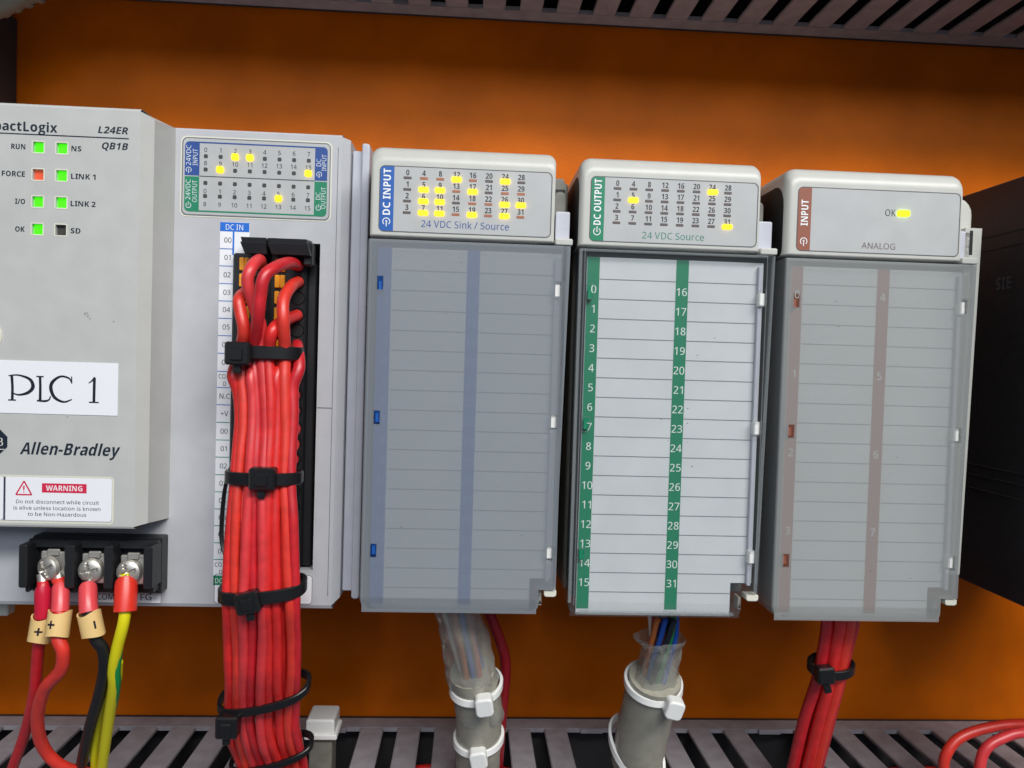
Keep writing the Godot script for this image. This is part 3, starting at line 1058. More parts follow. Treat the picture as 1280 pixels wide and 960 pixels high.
	var pitch := 5.22 if kind != "analog" else 5.33
	var top := 23.2 if kind != "analog" else 24.2
	b.color = lin(122, 126, 132)
	for k in 17:
		b.rect(-21.1, top - pitch * k - 0.11, 21.5 if k < 16 else 17.2, top - pitch * k + 0.11, -2.95)
	for k in 17:
		var y := top - pitch * k - pitch * 0.5 - 1.1
		if kind == "analog" and (k % 4 or k == 16):
			continue
		if k == 16:
			continue
		var n1 := str(k if kind != "analog" else k / 4)
		var n2 := str(k + 16 if kind != "analog" else k / 4 + 4)
		var ink := lin(226, 236, 232) if kind != "in" else lin(96, 140, 200)
		txt(b, n1, -22.6, y, -2.89, 2.05, ink, {align = 0})
		txt(b, n2, 1.05 if kind != "in" else -0.05, y, -2.89, 2.05, ink, {align = 0})
	stuff(obj("lettering", b, M.print, card))
	b = MB.new()
	b.slab(21.3, 22.4, -57.8, 28.0, -5, -1.6, [0.4, 0.4, 0.4, 0.4], [0.25, 0.25, 0.2, 0.2], 0.4)
	obj("card_rail", b, M.clip, t)
	for y in [19.0, -15.2, -49.8]:
		b = MB.new()
		b.box(21.2, y - 1.8, -3.0, 22.9, y + 1.8, -0.8, 0.25)
		obj("card_catch", b, M.tie_white, t)
		b = MB.new()
		b.box(-24.5, y - 1.5, -3.0, -23.5, y + 1.0, -0.9, 0.2)
		b.box(-23.6, y - 1.5, -3.0, -23.2, y - 0.4, -1.3, 0.1)
		obj("card_hook", b, strip_mat, t)
	for x in [[19.95, 20.75, -65.0, -61.6, -4.0], [21.0, 24.3, -61.7, -60.0, -0.6]]:
		b = MB.new()
		b.slab(x[0], x[1], x[2], x[3], x[4] - 3.5, x[4], [0.2, 0.2, 0.7, 0.7], [0.2, 0.2, 0.3, 0.1], 0.3)
		obj("foot_tab", b, M.ivory, t)
	# ---- the plastic door
	var slots := []
	for y in [19.5, -15.2, -49.9]:
		slots.append([-24.7, y - 1.75, -23.15, y + 1.75])
		slots.append([21.4, y - 1.85, 22.8, y + 1.85])
	var door_mat: Material = {"in": M.door_blue, "out": M.door_clear, "analog": M.door_grey}[kind]
	var x0 := -26.6
	var x1 := 23.2
	var y0 := -65.2
	var y1 := 30.7
	b = MB.new()
	b.sheet(x0, y0 + 3.0, x1, y1, 0.0, slots + [[19.0, -66.0, 24.0, -59.6]])
	b.fan(MB.rr(x0, 19.0, y0, y0 + 3.0, [0.02, 0.02, 2.6, 1.5])[0], 0.0, 1.0)
	# side taper on the right
	b.quad(Vector3(x1, -59.6, 0), Vector3(23.5, -59.6, 0), Vector3(25.0, y1, 0), Vector3(x1, y1, 0), Vector3.BACK)
	var door := obj("door", b, door_mat, t)
	b = MB.new()
	var dz := 13.0
	# a rounded edge and a wall behind it run down the left, round the foot and up to the notch
	var line := [[Vector2(x0, y1), Vector2(-1, 0)]]
	for c in [[Vector2(x0 + 2.6, y0 + 2.6), 2.6, PI], [Vector2(17.5, y0 + 1.5), 1.5, PI * 1.5]]:
		for k in 7:
			var d := Vector2.from_angle(c[2] + PI / 2 * k / 6.0)
			line.append([c[0] + d * c[1], d])
	line.append([Vector2(19.0, -59.6), Vector2(1, 0)])
	var w := [[0.0, 0.0, 0.0], [0.45, -0.2, 0.8], [0.65, -0.8, 1.4], [0.7, -dz, 1.57]]
	for i in line.size() - 1:
		for k in 3:
			var q := []
			var nn := []
			for e in [[i, k], [i + 1, k], [i + 1, k + 1], [i, k + 1]]:
				var g: Array = line[e[0]]
				var f: Array = w[e[1]]
				var at: Vector2 = g[0] + g[1] * f[0]
				q.append(Vector3(at.x, at.y, f[1]))
				nn.append(Vector3(g[1].x * sin(f[2]), g[1].y * sin(f[2]), cos(f[2])))
			b.q4(q[0], q[1], q[2], q[3], nn[0], nn[1], nn[2], nn[3])
	b.flat(Vector3(19.0, -59.6, 0), Vector3(23.5, -59.6, 0), Vector3(23.5, -59.6, -6), Vector3(19.0, -59.6, -6), Vector3.DOWN)
	b.flat(Vector3(23.5, -59.6, 0), Vector3(25.0, y1, 0), Vector3(25.0, y1, -10), Vector3(23.5, -59.6, -10), Vector3.RIGHT)
	obj("door_edge", b, M.door_edge if kind == "out" else door_mat, door)
	b = MB.new()
	b.box(x0 - 0.5, y0 + 2.6, -1.3, x0 + 0.35, y1, -0.15, 0.15)
	b.rect(x0 + 0.9, y0 + 2.0, x0 + 1.2, y1, -0.3)
	b.box(x0 + 2.6, y0 - 0.4, -1.3, 17.5, y0 + 0.4, -0.15, 0.15)
	b.obox(Vector3(24.05, -14.4, -0.7), Basis(Vector3.BACK, -0.0166), Vector3(0.3, 45.0, 0.6), 0.15)
	b.rect(22.9, -59.0, 23.15, y1, -0.3)
	b.box(x0, y1 - 0.6, -1.3, x1, y1, -0.15, 0.15)
	obj("door_rim", b, M.door_rim, door)
	b = MB.new()
	b.color = lin(92, 96, 102)
	for k in 9:
		b.disc(rng.randf_range(-19, 20), rng.randf_range(-60, 26), 0.03 + 0.002 * k, rng.randf_range(0.08, 0.2), 6)
	stuff(obj("dust_speck", b, M.print, door))
	# thick rims of the cut-outs and ribs moulded into the door
	b = MB.new()
	for s in slots:
		b.box(s[0] - 0.3, s[1] - 0.3, -0.75, s[0], s[3] + 0.3, 0.05, 0.03)
		b.box(s[2], s[1] - 0.3, -0.75, s[2] + 0.3, s[3] + 0.3, 0.05, 0.03)
		b.box(s[0], s[3], -0.75, s[2], s[3] + 0.3, 0.05, 0.03)
		b.box(s[0], s[1] - 0.3, -0.75, s[2], s[1], 0.05, 0.03)
	obj("slot_rim", b, M.door_edge, door)


func build_end_cap() -> void:
	var t := thing("end_cap", "narrow pale end cap closing the free side of the last module", "end cap")
	var b := MB.new()
	b.slab(129.5, 137.2, 38.0, 49.3, -60, -6.5, [4.5, 0.5, 0.3, 0.3], [0.5, 1.0, 0.3, 1.0], 1.0)
	obj("shoulder", b, M.head, t)
	b = MB.new()
	# tapering bar
	for p in [[133.0, 138.0, 40.3, 131.8, 136.2, -54.5]]:
		var f := [Vector3(p[0], p[2], -3), Vector3(p[1] - 0.4, p[2], -3), Vector3(p[4] - 0.4, p[5], -3), Vector3(p[3], p[5], -3)]
		b.quad(f[0], f[1], f[2], f[3], Vector3.BACK)
		b.flat(f[1], f[2], Vector3(p[4], p[5], -3.6), Vector3(p[1], p[2], -3.6), Vector3(1, 0, 1))
		b.flat(Vector3(p[4], p[5], -3.6), Vector3(p[1], p[2], -3.6), Vector3(p[1], p[2], -60), Vector3(p[4], p[5], -60), Vector3.RIGHT)
		b.flat(f[0], f[1], Vector3(p[1], p[2], -60), Vector3(p[0], p[2], -60), Vector3.UP)
		b.flat(f[3], f[2], Vector3(p[4], p[5], -60), Vector3(p[3], p[5], -60), Vector3.DOWN)
		b.flat(f[0], f[3], Vector3(p[3], p[5], -60), Vector3(p[0], p[2], -60), Vector3.LEFT)
	obj("bar", b, M.head, t)
	b = MB.new()
	b.box(134.2, 33.0, -3.2, 135.1, 39.6, -2.9, 0.05)
	obj("bar_slot", b, M.black_matt, t)


func build_device() -> void:
	var t := thing("power_supply_box", "black plastic device box with faint moulded print beside the end cap", "power supply")
	var b := MB.new()
	b.box(150, -61.5, BACK + 4, 215, 55.6, 26, 0.5)
	obj("casing", b, M.device, t)
	# moulded lines and print on the flank that faces the modules (the plane x = 150)
	for p in [[41.0, -72, 24], [37.0, -72, 24], [-26.0, -72, 24], [-29.0, -72, 24], [-33.0, -72, 24]]:
		b = MB.new()
		b.box(149.75, p[0] - 0.12, p[1], 150.2, p[0] + 0.12, p[2], 0.05)
		obj("moulded_ridge", b, M.device_print, t)
	var l := MB.new()
	txt(l, "SIE", 0, 0, 0, 3.4, lin(84, 84, 88), {bold = true})
	var rows := MB.new()
	for p in l.v.size():
		rows.v.append(Vector3(149.9, l.v[p].y + 25.0, -14 + l.v[p].x))
		rows.n.append(Vector3.LEFT)
		rows.c.append(l.c[p])
		rows.ix.append(l.ix[p])
	stuff(obj("lettering", rows, M.print, t))


# ---------------------------------------------------------------- the thick red bundle
const STATION := [[8.0, -53.5, 8.6, -4.0], [0.5, -53.5, 8.6, -3.0], [-16.0, -52.1, 8.2, -2.0], [-31.5, -52.2, 8.5, 0.0], [-42.0, -52.0, 9.2, 1.0], [-62.0, -51.7, 9.9, 1.0], [-80.0, -52.8, 10.3, -6.0], [-104.0, -55.5, 10.7, -18.0], [-122.0, -54.7, 10.7, -28.0], [-150.0, -52.0, 10.0, -46.0]]


func at_station(y: float) -> Array:
	for i in STATION.size() - 1:
		var a: Array = STATION[i]
		var b: Array = STATION[i + 1]
		if y <= a[0] and y >= b[0]:
			var f: float = (a[0] - y) / (a[0] - b[0])
			f = lerpf(f, smoothstep(0.0, 1.0, f), 0.5)
			return [lerpf(a[1], b[1], f), lerpf(a[2], b[2], f), lerpf(a[3], b[3], f)]
	return STATION[0].slice(1) if y > 0 else STATION[-1].slice(1)


func build_bundle() -> void:
	var starts := [
		[Vector3(-57, 1.5, -10.5), Vector3(-59.2, -0.5, -4), Vector3(-60.6, -5, 0)],
		[Vector3(-57.0, 16.0, -10.5), Vector3(-58.2, 16.6, -4.5), Vector3(-58.9, 14.0, 1.6), Vector3(-58.3, 11.0, 2.8), Vector3(-57.2, 6.0, 3.2)],
		[Vector3(-47.1, 24.3, -10.5), Vector3(-47.9, 24.0, -2.5), Vector3(-49.8, 21.6, 4.8), Vector3(-51.4, 19.0, 7.4), Vector3(-52.2, 14.6, 7.2), Vector3(-53.0, 9.0, 6.0)],
		[Vector3(-57.0, 24.3, -10.5), Vector3(-55.6, 24.6, -3.5), Vector3(-55.7, 21.8, 3.0), Vector3(-56.3, 18.0, 4.0), Vector3(-55.0, 12.5, 2.6), Vector3(-53.4, 6.5, 1.4)],
		[Vector3(-47.1, 11.0, -10.5), Vector3(-49.0, 9.0, -3.5), Vector3(-50.2, 6.2, 2.6)],
		[Vector3(-47.1, 19.9, -10.5), Vector3(-47.2, 18.0, -3.2), Vector3(-47.9, 14.0, 1.8), Vector3(-47.4, 8.0, 3.2)],
		[Vector3(-47.0, 3.0, -10.5), Vector3(-45.6, 2.0, -5.0), Vector3(-44.2, -3.0, -1.0)],
	]
	var labels := [
		"red wire curving out at the outer edge of the bundle below the top tie",
		"red wire looping over the orange levers at the label strip side",
		"red wire reaching across from the topmost far hole of the connector",
		"red wire bent in a hook just under the black connector latch",
		"red wire emerging from behind the two topmost loops at mid bundle",
		"red wire arching down from the second far hole of the connector",
		"red wire running down the connector's bare black edge",
	]
	var shared := "red wire packed inside the thick tied bundle below the connector"
	var slots := []
	for k in 7:
		var u: float = [-1.0, -0.72, -0.22, 0.05, 0.3, 0.78, 1.0][k]
		slots.append([u, 3.5 * sqrt(1.0 - pow(u * 0.8, 2)), starts[k], labels[k]])
	for k in 3:
		var u: float = [-0.47, 0.54, 0.3][k]
		slots.append([u, [3.2, 3.0, 1.6][k], [], shared])
	for k in 8:
		slots.append([(k - 3.5) / 3.9, 0.9, [], shared])
	for k in 6:
		slots.append([(k - 2.5) / 3.0, -1.6, [], shared])
	var wob := FastNoiseLite.new()
	wob.seed = 5
	wob.frequency = 0.02
	for i in slots.size():
		var s: Array = slots[i]
		var pts: Array = []
		var y := 0.5
		if s[2].is_empty():
			var row := 5 + (i - 7) / 2
			var hole := Vector3(-57.0 if i % 2 else -47.1, 24.3 - 4.35 * row, -10.5)
			pts.append(hole)
			pts.append(hole + Vector3(0, -1.5, 3.5))
			y = hole.y - 7.0
		else:
			pts = s[2].duplicate()
			y = minf(pts[-1].y - 5.0, 0.5)
		while y > -150:
			var st := at_station(y)
			var loose := 1.0 + 0.25 * smoothstep(-70.0, -100.0, y)
			var u: float = s[0] * (st[1] - 1.35) + wob.get_noise_2d(i * 50.0, y * 0.45) * 1.5 * loose
			var w: float = s[1] + wob.get_noise_2d(i * 50.0 + 900, y * 0.45) * 1.3 * loose
			pts.append(Vector3(st[0] + u, y, st[2] + w))
			y -= 6.5
		var b := MB.new()
		var path := MB.smooth_path(pts, 4)
		var rad := []
		for q in path:
			rad.append(lerpf(1.29, 1.56 if i < 7 else 1.29, smoothstep(-40.0, -2.0, q.y)))
		b.tube(path, rad, 14)
		tag(obj("red_wire", b, M.red[i % 4]), s[3], "wire", "red wires of the thick bundle")
	# ---- black cable ties
	tie(Vector3(0, 0.6, 0), 0.0, 0.0, 3.4, Vector3(-58.2, 0.2, 3.2), Vector3(3.1, 2.9, 2.3), 0.0, "topmost black cable tie on the red bundle, head over the label strip")
	tie(Vector3(0, -31.2, 0), 0.0, 0.0, 3.2, Vector3(-50.9, -30.8, 5.9), Vector3(3.2, 2.8, 2.0), 0.0, "second black cable tie from the top, head at mid bundle")
	tie(Vector3(0, -60.0, 0), 0.10, -0.16, 3.2, Vector3(-53.6, -61.6, 6.6), Vector3(3.0, 2.6, 2.2), 0.25, "third black cable tie, slanting where the bundle leaves the controller")
	tie(Vector3(0, -93.0, 0), 0.28, -0.42, 2.2, Vector3(-62.6, -100.2, -8.5), Vector3(2.9, 3.0, 2.2), 0.0, "loose slanting black cable tie just above the lower duct", 1.3)
	tie(Vector3(0, -116.0, 0), 0.35, -0.3, 1.9, Vector3(-54.0, -121.5, -19.0), Vector3(2.6, 2.4, 1.8), 0.3, "lowest black cable tie on the red bundle at the duct", 1.2)
	var b := MB.new()
	var tail := MB.smooth_path([Vector3(-60.0, -27.0, -2.5), Vector3(-61.6, -29.0, -4.0), Vector3(-63.6, -35.4, -5.0), Vector3(-64.4, -44.2, -5.5), Vector3(-64.0, -50.3, -5.0), Vector3(-61.6, -55.5, -3.5)], 5)
	var outs := []
	for p in tail:
		outs.append(Vector3(-1, 0, 0.25))
	b.band(tail, outs, 3.0, 1.0, false)
	tag(obj("tie_tail", b, M.tie), "loose black tie tail bowed out beside the bundle over the label strip", "cable tie")


# a strap round the bundle near the height c.y, tilted across (tx) and back (tz), with its head
func tie(c: Vector3, tx: float, tz: float, w: float, head_at: Vector3, head_size: Vector3, head_turn: float, label: String, slack := 0.35) -> void:
	var t := thing("cable_tie", label, "cable tie", "black cable ties round the red bundle")
	var p := []
	var outs := []
	for k in 40:
		var a := TAU * k / 40
		var st := at_station(c.y)
		var ca := signf(cos(a)) * pow(absf(cos(a)), 0.8)
		var sa := signf(sin(a)) * pow(absf(sin(a)), 0.8)
		var x: float = (st[1] + slack + 0.4) * ca
		var zd: float = (5.3 + slack) * sa
		var y := c.y + tx * x + tz * zd
		var st2 := at_station(y)
		p.append(Vector3(st[0] * 0.3 + st2[0] * 0.7 + x, y, st2[2] + zd - 0.2))
		outs.append(Vector3(cos(a) * 0.7, 0, sin(a)))
	var b := MB.new()
	b.band(p, outs, w, 1.0)
	obj("strap", b, M.tie, t)
	b = MB.new()
	var bs := Basis(Vector3.BACK, head_turn)
	b.obox(head_at, bs, head_size, 0.5)
	b.obox(head_at + bs * Vector3(0, -0.2, head_size.z * 0.9), bs, Vector3(head_size.x * 0.5, head_size.y * 0.55, head_size.z * 0.35), 0.3)
	obj("tie_head", b, M.tie, t)
	b = MB.new()
	b.obox(head_at + bs * Vector3(-head_size.x * 0.1, -head_size.y - 0.9, 0.4), bs, Vector3(1.0, 1.2, 0.5), 0.2)
	obj("cut_tail", b, M.tie, t)


# ---------------------------------------------------------------- the four supply wires
func build_power_wires() -> void:
	var w1 := [Vector3(-109.9, -60.5, -5.5), Vector3(-109.1, -62.5, -4), Vector3(-108.5, -69.6, -3), Vector3(-109.2, -74.4, -3), Vector3(-110.8, -80.4, -5), Vector3(-114.2, -92.3, -10), Vector3(-120.8, -106.7, -18), Vector3(-128.7, -121.4, -26), Vector3(-136.5, -136, -34), Vector3(-142, -148, -44)]
	var w2 := [Vector3(-106.2, -60.0, -5.5), Vector3(-104.7, -61.7, -4), Vector3(-103.3, -67.4, -1.2), Vector3(-103.2, -73.2, 0), Vector3(-101.8, -77.3, 0), Vector3(-103.4, -82.9, -2), Vector3(-109.6, -89.9, -6), Vector3(-114.4, -100.7, -12), Vector3(-115.8, -111.4, -18), Vector3(-112.3, -119.0, -22), Vector3(-105, -126, -29), Vector3(-99, -140, -40)]
	var w3 := [Vector3(-98.6, -59.5, -5.5), Vector3(-97.8, -61.5, -4), Vector3(-96.0, -67.3, -1), Vector3(-94.3, -74.1, -1), Vector3(-92.8, -77.4, -2), Vector3(-93.3, -83.2, -4), Vector3(-96.8, -92.2, -9), Vector3(-102.5, -104.7, -16), Vector3(-108.9, -120.1, -25), Vector3(-114.5, -136, -35), Vector3(-117, -150, -45)]
	var w4 := [Vector3(-88.8, -58.5, -5.5), Vector3(-88.1, -60.0, -4), Vector3(-87.1, -68.6, -1), Vector3(-89.2, -76.7, -2), Vector3(-91.0, -83.2, -4), Vector3(-92.2, -89.4, -7), Vector3(-96.5, -101.5, -14), Vector3(-102.6, -119.6, -24), Vector3(-108.0, -136, -34), Vector3(-111, -150, -44)]
	supply(w1, M.red[2], M.sleeve_crimson, 2.05, 1.45, 6.0, "+", "red supply wire furthest out, its plus marker half hidden", 0.12)
	supply(w2, M.red[1], M.sleeve_red, 2.1, 1.65, 5.4, "+", "red supply wire with plus marker, bending in an S", -0.1)
	supply(w3, M.wire_black, M.sleeve_red, 2.25, 1.5, 6.0, "-", "black supply wire with a yellow minus marker", 0.35)
	supply(w4, M.wire_yellow, M.sleeve_orange, 2.8, 1.45, 6.4, "", "yellow and green earth wire in a big red crimp sleeve", 0.0)


func supply(p: Array, wire: Material, sleeve: Material, rs: float, rw: float, len: float, sign: String, label: String, turn: float) -> void:
	var t := thing("supply_wire", label, "wire", "supply wires at the power terminal")
	var path := MB.smooth_path(p, 6)
	var b := MB.new()
	b.tube(path, rw, 14)
	var core := obj("insulation", b, wire, t)
	if sign == "":
		# the green stripe that winds round the yellow insulation
		b = MB.new()
		var side := []
		for i in range(16, 38):
			var m := (i - 16) / 21.0
			side.append(path[i] + Vector3(lerpf(0.1, 0.85, sin(m * PI)), 0, lerpf(-0.6, 0.1, sin(m * PI))))
		b.tube(side, 1.05, 12)
		obj("green_stripe", b, M.wire_green, core)
		# a second strand of the same pair beside it
		b = MB.new()
		b.tube(MB.smooth_path([Vector3(-90.5, -82.0, -5.5), Vector3(-92.4, -88.6, -9), Vector3(-96.6, -94.4, -13), Vector3(-100.0, -101.0, -17), Vector3(-104.2, -113.4, -23), Vector3(-106.0, -121.3, -27), Vector3(-109.0, -136, -36)], 6), 1.25, 12)
		obj("second_strand", b, wire, t)
	# crimp terminal: metal tongue and coloured sleeve
	b = MB.new()
	b.tube([path[0] + Vector3(0, 1.5, 0.2), path[5]], [1.5, 1.1], 10)
	obj("crimp_tongue", b, M.nickel, t)
	b = MB.new()
	var sp := []
	var sr := []
	var length := 0.0
	var i := 5
	while i < path.size() and length < len + 2.2:
		sp.append(path[i])
		length += path[i].distance_to(path[i + 1])
		sr.append(rs * (0.74 if sp.size() == 1 else 0.94 if sp.size() == 2 else 1.0))
		i += 1
	sp.append(sp[-1] + (sp[-1] - sp[-2]).normalized() * 0.05)
	sr.append(rs * 0.86)
	b.tube(sp, sr, 16)
	obj("crimp_sleeve", b, sleeve, t)
	if sign == "":
		return
	# marker: a short tube cut in a saddle at both ends
	var d: Vector3 = (path[i + 2] - path[i]).normalized()
	var at: Vector3 = path[i] + d * 1.9
	var right := d.cross(Vector3(0, 0, 1)).normalized() * -1.0
	var front := right.cross(d).normalized()
	if front.z < 0:
		front = -front
	b = MB.new()
	var r := 2.8
	var rings := []
	for e in [[-1.0, 1.0], [1.0, 1.0], [1.0, 0.86], [-1.0, 0.86]]:
		var ring := []
		for k in 25:
			var a := TAU * k / 24 + turn
			var o := right * cos(a) + front * sin(a)
			var saddle := 0.75 * cos(2 * (a - turn)) * (1.0 if e[0] < 0 else 0.6)
			ring.append([at + d * (e[0] * 3.05 - saddle * -e[0] * 0.6) + o * r * e[1], o * (1.0 if e[1] > 0.9 else -1.0)])
		rings.append(ring)
	for j in 4:
		var A: Array = rings[j]
		var B: Array = rings[(j + 1) % 4]
		for k in 24:
			if j % 2 == 0:
				b.q4(A[k][0], A[k + 1][0], B[k + 1][0], B[k][0], A[k][1], A[k + 1][1], B[k + 1][1], B[k][1])
			else:
				b.flat(A[k][0], A[k + 1][0], B[k + 1][0], B[k][0], d * (1.0 if j == 1 else -1.0))
	var mk := obj("wire_marker", b, M.marker, t)
	b = MB.new()
	b.color = lin(34, 30, 40)
	var bs := Basis(right, -d, front)
	var sd := turn * 2.0 if sign == "+" else 0.75
	var oo := front.rotated(d, -sd)
	var rt := right.rotated(d, -sd)
	var c0 := at + oo * (r + 0.03)
	for k in (2 if sign == "+" else 1):
		var u := rt if k == 0 and sign == "+" else d
		var w := d if k == 0 and sign == "+" else rt
		for m in 6:
			var s0 := -1.0 + 2.0 * m / 6.0
			var s1 := -1.0 + 2.0 * (m + 1) / 6.0
			var q := []
			for s in [[s0, -0.24], [s1, -0.24], [s1, 0.24], [s0, 0.24]]:
				var g: Vector3 = c0 + u * s[0] + w * s[1]
				var rad: Vector3 = g - at
				rad -= d * rad.dot(d)
				g += rad.normalized() * (r + 0.04 - rad.length())
				q.append(g)
			b.quad(q[0], q[1], q[2], q[3], oo)
	stuff(obj("lettering", b, M.print, mk))


# ---------------------------------------------------------------- the two sleeved grey cables
func build_cables() -> void:
	var c1 := [Vector3(-5.0, -55, -13), Vector3(-3.4, -65.8, -14), Vector3(-1.7, -71.7, -16), Vector3(2.4, -88.2, -22), Vector3(5.0, -102.7, -28), Vector3(5.7, -116.6, -34), Vector3(5.8, -128.6, -40), Vector3(6.3, -142.4, -46), Vector3(6.5, -160, -52)]
	var c2 := [Vector3(56.9, -70.7, -14), Vector3(57.2, -77.2, -16), Vector3(57.2, -84.1, -19), Vector3(57.0, -95.7, -24), Vector3(56.4, -108.2, -30), Vector3(55.9, -122.6, -36), Vector3(55.9, -136.2, -42), Vector3(56, -160, -50)]
	for j in 2:
		var c: Array = c1 if j == 0 else c2
		var t := thing("sleeved_cable", "grey cable in a clear sleeve dropping from the hazy blue module" if j == 0 else "grey cable with flared clear sleeve and coloured cores under the green module", "cable", "sleeved grey cables between modules and duct")
		var p := MB.smooth_path(c, 6)
		var b := MB.new()
		var first := 19 if j == 0 else 16
		var rad := []
		var jac := []
		for i in range(first, p.size()):
			jac.append(p[i])
			var k := i - first
			var rr: float = (6.9 if j == 0 else 7.9)
			if j == 1 and i > 31:
				rr = 5.6
			rad.append(rr * (0.97 if k == 0 else 1.0) + 0.12 * sin(k * 1.7))
		b.tube(jac, rad, 28)
		obj("jacket", b, M.jacket, t)
		b = MB.new()
		var sl := []
		rad = []
		var last := 27 if j == 0 else 22
		var top := 6 if j == 0 else 6
		for i in range(top, last):
			sl.append(p[i])
			var k := float(i - top) / (last - top)
			rad.append(0.22 * sin(i * 2.3 + j) + 0.15 * sin(i * 5.1) + lerpf(6.7, 7.1, k) if j == 0 else (lerpf(7.4, 5.6, smoothstep(0.0, 0.25, k)) + 1.9 * smoothstep(0.45, 1.0, k)))
		crinkled(b, sl, rad, j)
		obj("clear_sleeve", b, M.clear, t)
		for k in 11:
			b = MB.new()
			var a := TAU * k / 10.0 + 0.4
			var q := []
			for i in range(0, first + 3):
				var m := float(i) / first
				var rr: float = (4.1 if j == 0 else 3.9) * (0.0 if k == 10 else 1.0 if k % 2 else 0.72) * lerpf(1.0, 0.8, m)
				q.append(p[i] + Vector3(cos(a + m * 1.1) * rr, 0, sin(a + m * 1.1) * rr))
			b.tube(q, 0.85, 8)
			obj("core", b, M.cores[(k * 3 + j) % 7], t)
	# white ties
	white_tie(Vector3(4.3, -95.6, -25.0), 7.5, 0.12, -0.35, Vector3(6.6, -97.9, -16.6), 0.15, "upper white cable tie on the cable under the blue module")
	white_tie(Vector3(5.7, -115.2, -33.2), 7.4, 0.10, -0.30, Vector3(5.6, -117.6, -25.0), 0.2, "lower white cable tie on the cable under the blue module")
	white_tie(Vector3(56.9, -93.8, -23.4), 8.3, -0.02, -0.38, Vector3(60.8, -97.4, -14.4), -0.25, "white cable tie round the cable under the green module")
	white_tie(Vector3(55.6, -120.5, -36.0), 8.7, -0.5, -0.75, Vector3(60.5, -129.5, -28.5), 0.3, "slack white cable tie at the duct below the green module")
	var b := MB.new()
	b.tube(MB.smooth_path([Vector3(4.0, -60, -30), Vector3(5.8, -71.8, -30), Vector3(7.8, -76.5, -31), Vector3(11.3, -85.1, -33), Vector3(13.4, -93.3, -35), Vector3(13.1, -108.1, -40), Vector3(12.8, -124, -46), Vector3(12.5, -145, -54)], 6), 1.7, 12)
	tag(obj("red_wire", b, M.red_dark), "dark red wire passing behind the first sleeved cable", "wire")


# a tube of soft film with folds running along it
func crinkled(b: MB, p: Array, r: Array, seed_: int) -> void:
	var f := FastNoiseLite.new()
	f.seed = 60 + seed_
	f.frequency = 0.11
	var rows := []
	for i in p.size():
		var row := []
		for k in 40:
			var a := TAU * k / 40
			var fold: float = 1.0 + 0.30 * f.get_noise_3d(cos(a) * 9.0, i * 0.9, sin(a) * 9.0)
			row.append(p[i] + Vector3(cos(a), 0, sin(a)) * r[i] * fold)
		rows.append(row)
	var nn := []
	for i in p.size():
		var row := []
		for k in 40:
			var u: Vector3 = rows[i][(k + 1) % 40] - rows[i][(k + 39) % 40]
			var v: Vector3 = rows[mini(i + 1, p.size() - 1)][k] - rows[maxi(i - 1, 0)][k]
			var n := u.cross(v).normalized()
			row.append(n if n.dot(rows[i][k] - p[i]) > 0 else -n)
		nn.append(row)
	for i in p.size() - 1:
		for k in 40:
			var l := (k + 1) % 40
			b.q4(rows[i][k], rows[i][l], rows[i + 1][l], rows[i + 1][k], nn[i][k], nn[i][l], nn[i + 1][l], nn[i + 1][k])


func white_tie(c: Vector3, r: float, tx: float, tz: float, head: Vector3, turn: float, label: String) -> void:
	var t := thing("cable_tie", label, "cable tie", "white cable ties on the sleeved cables")
	var p := []
	var outs := []
	for k in 36:
		var a := TAU * k / 36
		var x := r * cos(a)
		var z := r * sin(a)
		p.append(c + Vector3(x, tx * x + tz * z, z + tz * z * 0.25))
		outs.append(Vector3(cos(a), 0, sin(a)))
	var b := MB.new()
	b.band(p, outs, 2.2, 0.9)
	obj("strap", b, M.tie_white, t)
	b = MB.new()
	b.slab(-2.6, 2.6, -2.9, 2.9, -1.6, 1.9, [1.4, 1.4, 1.4, 1.4], [0.7, 0.7, 0.7, 0.7], 0.8, true, true, 3)
	b.box(-1.1, -3.6, -0.8, 1.1, -2.6, 0.8, 0.2)
	var h := obj("tie_head", b, M.tie_white, t)
	h.transform = Transform3D(Basis(Vector3.BACK, turn).rotated(Vector3.RIGHT, 0.2), head * MM)


